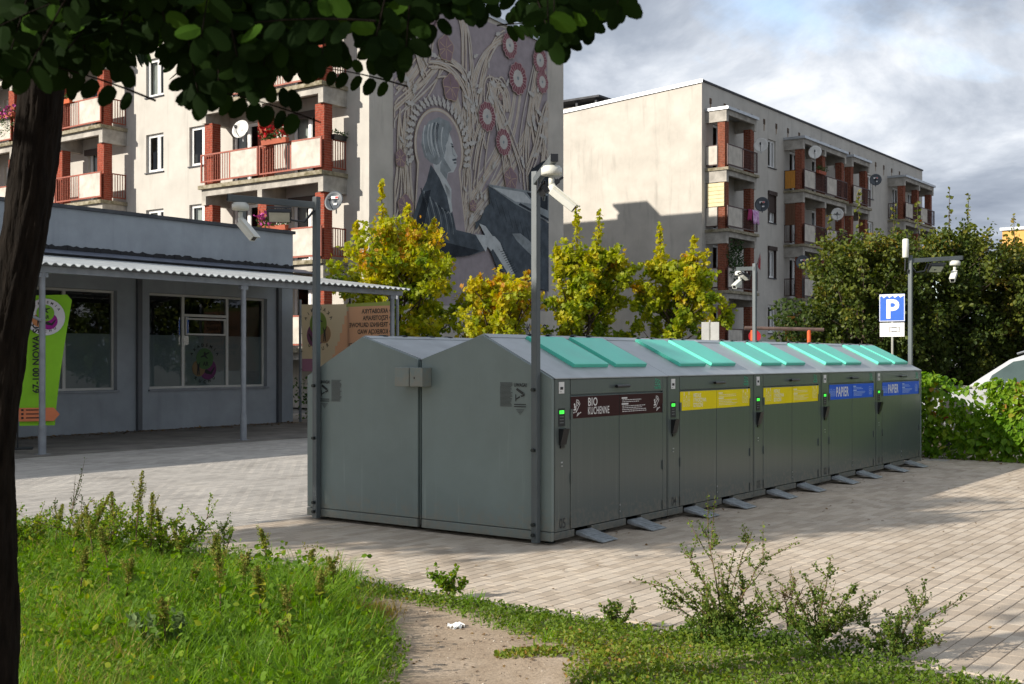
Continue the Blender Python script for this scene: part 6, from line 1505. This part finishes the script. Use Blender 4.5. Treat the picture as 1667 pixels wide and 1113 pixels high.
for k, (px, pb, pt, lab) in enumerate(spots):
    Y = 1.6 * 1925 / (pb - 585) if True else 0; X = (px - 833.5) / 1925 * Y; Y = Y; h = (pb - pt) * Y / 1925
    amaranth(lab, X, Y, max(.22, h), 100 + k, .38 if k not in (15,) else .2, .05, .75 if k in (0, 18) else .45, leaves=26 if k in (0, 8, 18) else 15)
def shrublet(name, label, cat, x, y, shoots, leafsize, nl, lm, tint, seed, group=None):
    r = np.random.default_rng(seed); z0 = float(lawn_z(np.array([x]), np.array([y]))[0]); t = thing(name, label, cat, (x, y, z0), 0, group); br_ = MB(); P, D, T = [], [], []
    for (dx_, dy_, dz_, br_n) in shoots:
        e = np.array([dx_, dy_, dz_]); ctrl = e * .5 + np.array([-dx_ * .15, 0, dz_ * .12]) + r.normal(0, .02, 3)
        q = [(2 * (1 - s) * s * ctrl + s * s * e) + r.normal(0, .004, 3) * s for s in np.linspace(0, 1, 9)]
        br_.tube(q, list(np.linspace(.006, .0018, 9)), 5)
        def leaves(path, m_):
            for _ in range(m_):
                s = r.uniform(.18, 1.0); i = min(len(path) - 2, int(s * (len(path) - 1))); f = s * (len(path) - 1) - i; P.append(path[i] * (1 - f) + path[i + 1] * f + r.normal(0, .008, 3)); D.append(r.normal(0, .8, 3) + np.array([0, 0, .3])); T.append(np.clip(tint + r.normal(0, .18), 0, 1))
        leaves(q, nl)
        for _ in range(br_n):
            i = r.integers(2, 8); b = q[i]; dd = e / np.linalg.norm(e) * .6 + r.normal(0, .55, 3); dd[2] = abs(dd[2]) * .8; ll = np.linalg.norm(e) * r.uniform(.15, .38)
            w = [b + dd * ll * s + np.array([0, 0, .03 * s * s]) for s in np.linspace(0, 1, 4)]; br_.tube(w, [.003, .0025, .002, .001], 4); leaves(w, nl // 2)
    tag(br_.build('stems', STEM, t), kind='stuff'); P, D, T = np.array(P), np.array(D), np.array(T)
    tag(scatter_mesh('foliage', lm, LEAF_V, LEAF_F, P, rot_from(D, r.random(len(P)) * 6), leafsize * r.uniform(.6, 1.3, len(P)), T, t), kind='stuff'); return t
shrublet('wild_bush', 'tall loose wild bush with thin leafy shoots in the right foreground', 'bush', 1.20, 6.72,
         [(-.22, .0, .50, 7), (-.10, .05, .62, 8), (.18, .05, .60, 8), (.26, .0, .50, 8), (-.40, 0, .34, 6), (.05, .05, .42, 8), (-.28, -.05, .30, 8), (.34, 0, .26, 8), (0, -.1, .25, 8), (-.15, .1, .3, 8), (.15, .1, .33, 8), (-.3, .1, .2, 8), (.3, -.1, .2, 8), (.1, -.1, .18, 8), (-.1, -.12, .2, 8)], .016, 70, BUSH, .62, 61)
shrublet('wild_bush', 'lower wild bush right of the tall loose one', 'bush', 1.68, 6.52,
         [(.08, 0, .44, 7), (.22, 0, .34, 8), (-.15, 0, .33, 8), (.34, .05, .26, 8), (0, .08, .3, 8), (-.3, .05, .24, 8), (.12, -.1, .2, 8), (-.15, -.1, .2, 8), (.25, -.08, .18, 8), (0, -.1, .15, 8)], .016, 70, BUSH, .60, 62)
shrublet('wild_bush', 'sprawling wild bush at the right end of the grass beside the kerb', 'bush', 2.02, 6.28,
         [(.30, .05, .26, 6), (.20, .05, .30, 7), (.05, .05, .22, 8), (-.2, .05, .22, 8), (.15, -.05, .16, 8), (-.05, -.05, .18, 8), (.28, -.02, .10, 8), (-.25, -.05, .14, 8)], .016, 80, BUSH, .58, 63)
shrublet('weed', 'dry brown dock stalk behind the bushes', 'weed', 1.62, 6.95, [(.05, 0, .30, 6), (.10, 0, .26, 5), (-.03, 0, .22, 4)], .010, 60, SEED, .9, 64)
shrublet('weed', 'small leafy weed on the kerb edge in front of the shelter', 'weed', -.42, 7.92, [(-.12, 0, .14, 5), (.05, 0, .16, 5), (.12, 0, .10, 5), (-.03, -.05, .12, 5)], .026, 40, WEED, .5, 65)
shrublet('weed', 'bushy weed on the kerb edge right of the path', 'weed', .62, 7.0, [(.1, 0, .12, 5), (-.08, 0, .10, 5), (.02, 0, .15, 5)], .02, 40, BUSH, .5, 66)
shrublet('weed', 'thin dark branching weed behind the grass near the trunk', 'weed', -3.72, 9.9, [(.12, 0, .62, 8), (-.12, 0, .38, 5), (.22, 0, .42, 5)], .016, 26, BUSH, .25, 67)
shrublet('weed', 'pale bushy stem at the kerb in front of the shelter', 'weed', -2.20, 8.95, [(.0, 0, .36, 9), (.08, 0, .30, 7), (-.06, 0, .26, 6)], .014, 60, WEED, .45, 68)
shrublet('weed', 'grey-green thistle rosette low in the grass', 'weed', -1.86, 6.25, [(.12, 0, .16, 4), (-.12, .02, .14, 4), (.05, -.08, .18, 4), (-.05, -.06, .12, 3)], .045, 24, leaf_mat('thistle_leaf', [(0, (.09, .14, .05)), (1, (.19, .25, .11))], .35, .8, .05), .5, 69)
# bushy weeds that thicken the back edge of the grass
for k, (x, y) in enumerate(((-3.9, 9.3), (-3.4, 9.5), (-2.95, 9.4), (-2.6, 9.1), (-4.2, 9.0), (-3.1, 8.9))):
    labs = ['dense leafy weed clump beside the trunk', 'leafy weed clump under the slim weed spike', 'leafy weed clump under the tallest weed spike', 'leafy weed clump at the right end of the tall weeds', 'leafy weed clump half behind the trunk', 'dark leafy weed clump in front of the tallest spike']
    shrublet('weed', labs[k], 'weed', x, y, [(rng.normal(0, .2), rng.normal(0, .15), rng.uniform(.22, .40), 8) for _ in range(8)], .021, 44, WEED, .55, 80 + k)
# low growth that ties the wild bushes together
n = 9000; cx_ = rng.choice([1.15, 1.35, 1.62, 1.9, 2.12], n); cy_ = np.interp(cx_, [1.15, 1.35, 1.62, 1.9, 2.12], [6.72, 6.62, 6.5, 6.36, 6.25]); x = cx_ + rng.normal(0, .14, n); y = cy_ + rng.normal(0, .10, n)
k = past_kerb(x, y) < .12; x, y = x[k], y[k]; n = len(x); pos = np.stack([x, y, lawn_z(x, y) + rng.random(n) * .17 * np.exp(-((x - cx_[k]) ** 2 + (y - cy_[k]) ** 2) / .04)], 1)
tag(scatter_mesh('low_growth', BUSH, LEAF_V, LEAF_F, pos, rot_from(rng.normal(size=(n, 3)) + np.array([0, 0, .5]), rng.random(n) * 6), rng.uniform(.012, .028, n), np.clip(rng.normal(.40, .2, n), 0, 1)), 'low leafy growth around the feet of the wild bushes', 'ground cover', None, 'stuff')
# grit and small stones on the trodden path
n = 2600; x = rng.uniform(-1.1, .35, n); y = rng.uniform(5.2, 7.9, n); k = edge_path(x, y) < -.01; x, y = x[k], y[k]; n = len(x)
tvp = [(.5, 0, 0), (0, .4, 0), (-.45, 0, 0), (0, -.42, 0), (.05, .02, .35)]; tfp = [(0, 1, 4), (1, 2, 4), (2, 3, 4), (3, 0, 4)]
GRIT = leaf_mat('grit', [(0, (.12, .09, .065)), (.6, (.34, .27, .20)), (1, (.50, .44, .36))], 0.0, .9, .1); yaw = rng.random(n) * 6.28; cc, ss_ = np.cos(yaw), np.sin(yaw)
Rm = np.stack([np.stack([cc, ss_, 0 * cc], 1), np.stack([-ss_, cc, 0 * cc], 1), np.tile([0, 0, 1.0], (n, 1))], 2)
tag(scatter_mesh('grit', GRIT, tvp, tfp, np.stack([x, y, lawn_z(x, y) - .001], 1), Rm, .004 + .018 * rng.random(n) ** 4, rng.random(n)), 'grit and small stones on the trodden dirt path', 'gravel', None, 'stuff')
n = 120; x = rng.uniform(-1.0, .3, n); y = rng.uniform(5.3, 7.8, n); k = edge_path(x, y) < .05; x, y = x[k], y[k]; n = len(x); dd = np.stack([rng.normal(0, 1, n), rng.normal(0, 1, n), rng.normal(0, .1, n)], 1)
LITT = leaf_mat('fallen_leaf', [(0, (.06, .035, .018)), (.6, (.15, .085, .03)), (1, (.24, .15, .05))], .15)
tag(scatter_mesh('fallen_leaves', LITT, LEAF_V, LEAF_F, np.stack([x, y, lawn_z(x, y) + .004], 1), rot_from(dd, rng.normal(0, .3, n)), rng.uniform(.012, .04, n), rng.random(n)), 'dry leaf bits lying on the dirt path', 'leaf litter', None, 'stuff')
# litter
pp = thing('paper_scrap', 'crumpled white paper scrap lying on the dirt path', 'litter', (-.33, 6.95, .035), R(20))
pm_ = MB(); 
for j in range(5):
    for i in range(8): pm_.v.append(((i / 7 - .5) * .11 * (1 - .25 * abs(j - 2) / 2), (j / 4 - .5) * .07, .014 * math.sin(i * 2.2 + j * 1.7) + .006 * math.cos(j * 3 + i)))
for j in range(4):
    for i in range(7): q = j * 8 + i; pm_.f.append((q, q + 1, q + 9, q + 8)); pm_.m.append(0)
s_ = pm_.build('paper', mat('paper_white', (.66, .66, .64), .8, var=.1, scale=20), pp); s_.modifiers.new('t', 'SOLIDIFY').thickness = .002
LITT = leaf_mat('fallen_leaf', [(0, (.06, .035, .018)), (.6, (.15, .085, .03)), (1, (.24, .15, .05))], .15)
def litter(name, label, P, s0, s1):
    n = len(P); d = np.stack([rng.normal(0, 1, n), rng.normal(0, 1, n), rng.normal(0, .12, n)], 1)
    tag(scatter_mesh(name, LITT, LEAF_V, LEAF_F, P, rot_from(d, rng.normal(0, .25, n)), rng.uniform(s0, s1, n), rng.random(n)), label, 'leaf litter', None, 'stuff')
n = 260; a = rng.uniform(-2.2, 11, n); b = rng.uniform(-7, -.1, n); litter('fallen_leaves', 'few dry leaves scattered over the paving', np.stack([K0[0] + a * U[0] + b * V[0], K0[1] + a * U[1] + b * V[1], np.full(n, .009)], 1), .015, .04)
n = 900; a = rng.uniform(-6, 4.6, n); b = -np.abs(rng.normal(0, .35, n)) - .05; c, s = math.cos(TH), math.sin(TH); litter('fallen_leaves', 'dry leaves drifted along the foot of the shop wall', np.stack([WS[0] + a * c - b * s, WS[1] + a * s + b * c, np.full(n, .022)], 1), .03, .08)
n = 420; a = 11.55 - .4 - np.abs(rng.normal(0, .25, n)); b = rng.uniform(-7, 1.5, n); litter('fallen_leaves', 'red and brown leaves along the foot of the hedge', np.stack([K0[0] + a * U[0] + b * V[0], K0[1] + a * U[1] + b * V[1], np.full(n, .012)], 1), .03, .08)
n = 160; a = rng.uniform(0, 10, n); b = -np.abs(rng.normal(.05, .15, n)) - .02; litter('fallen_leaves', 'crumbs and leaf bits along the foot of the shelter front', np.stack([K0[0] + a * U[0] + b * V[0], K0[1] + a * U[1] + b * V[1], np.full(n, .008)], 1), .012, .035)
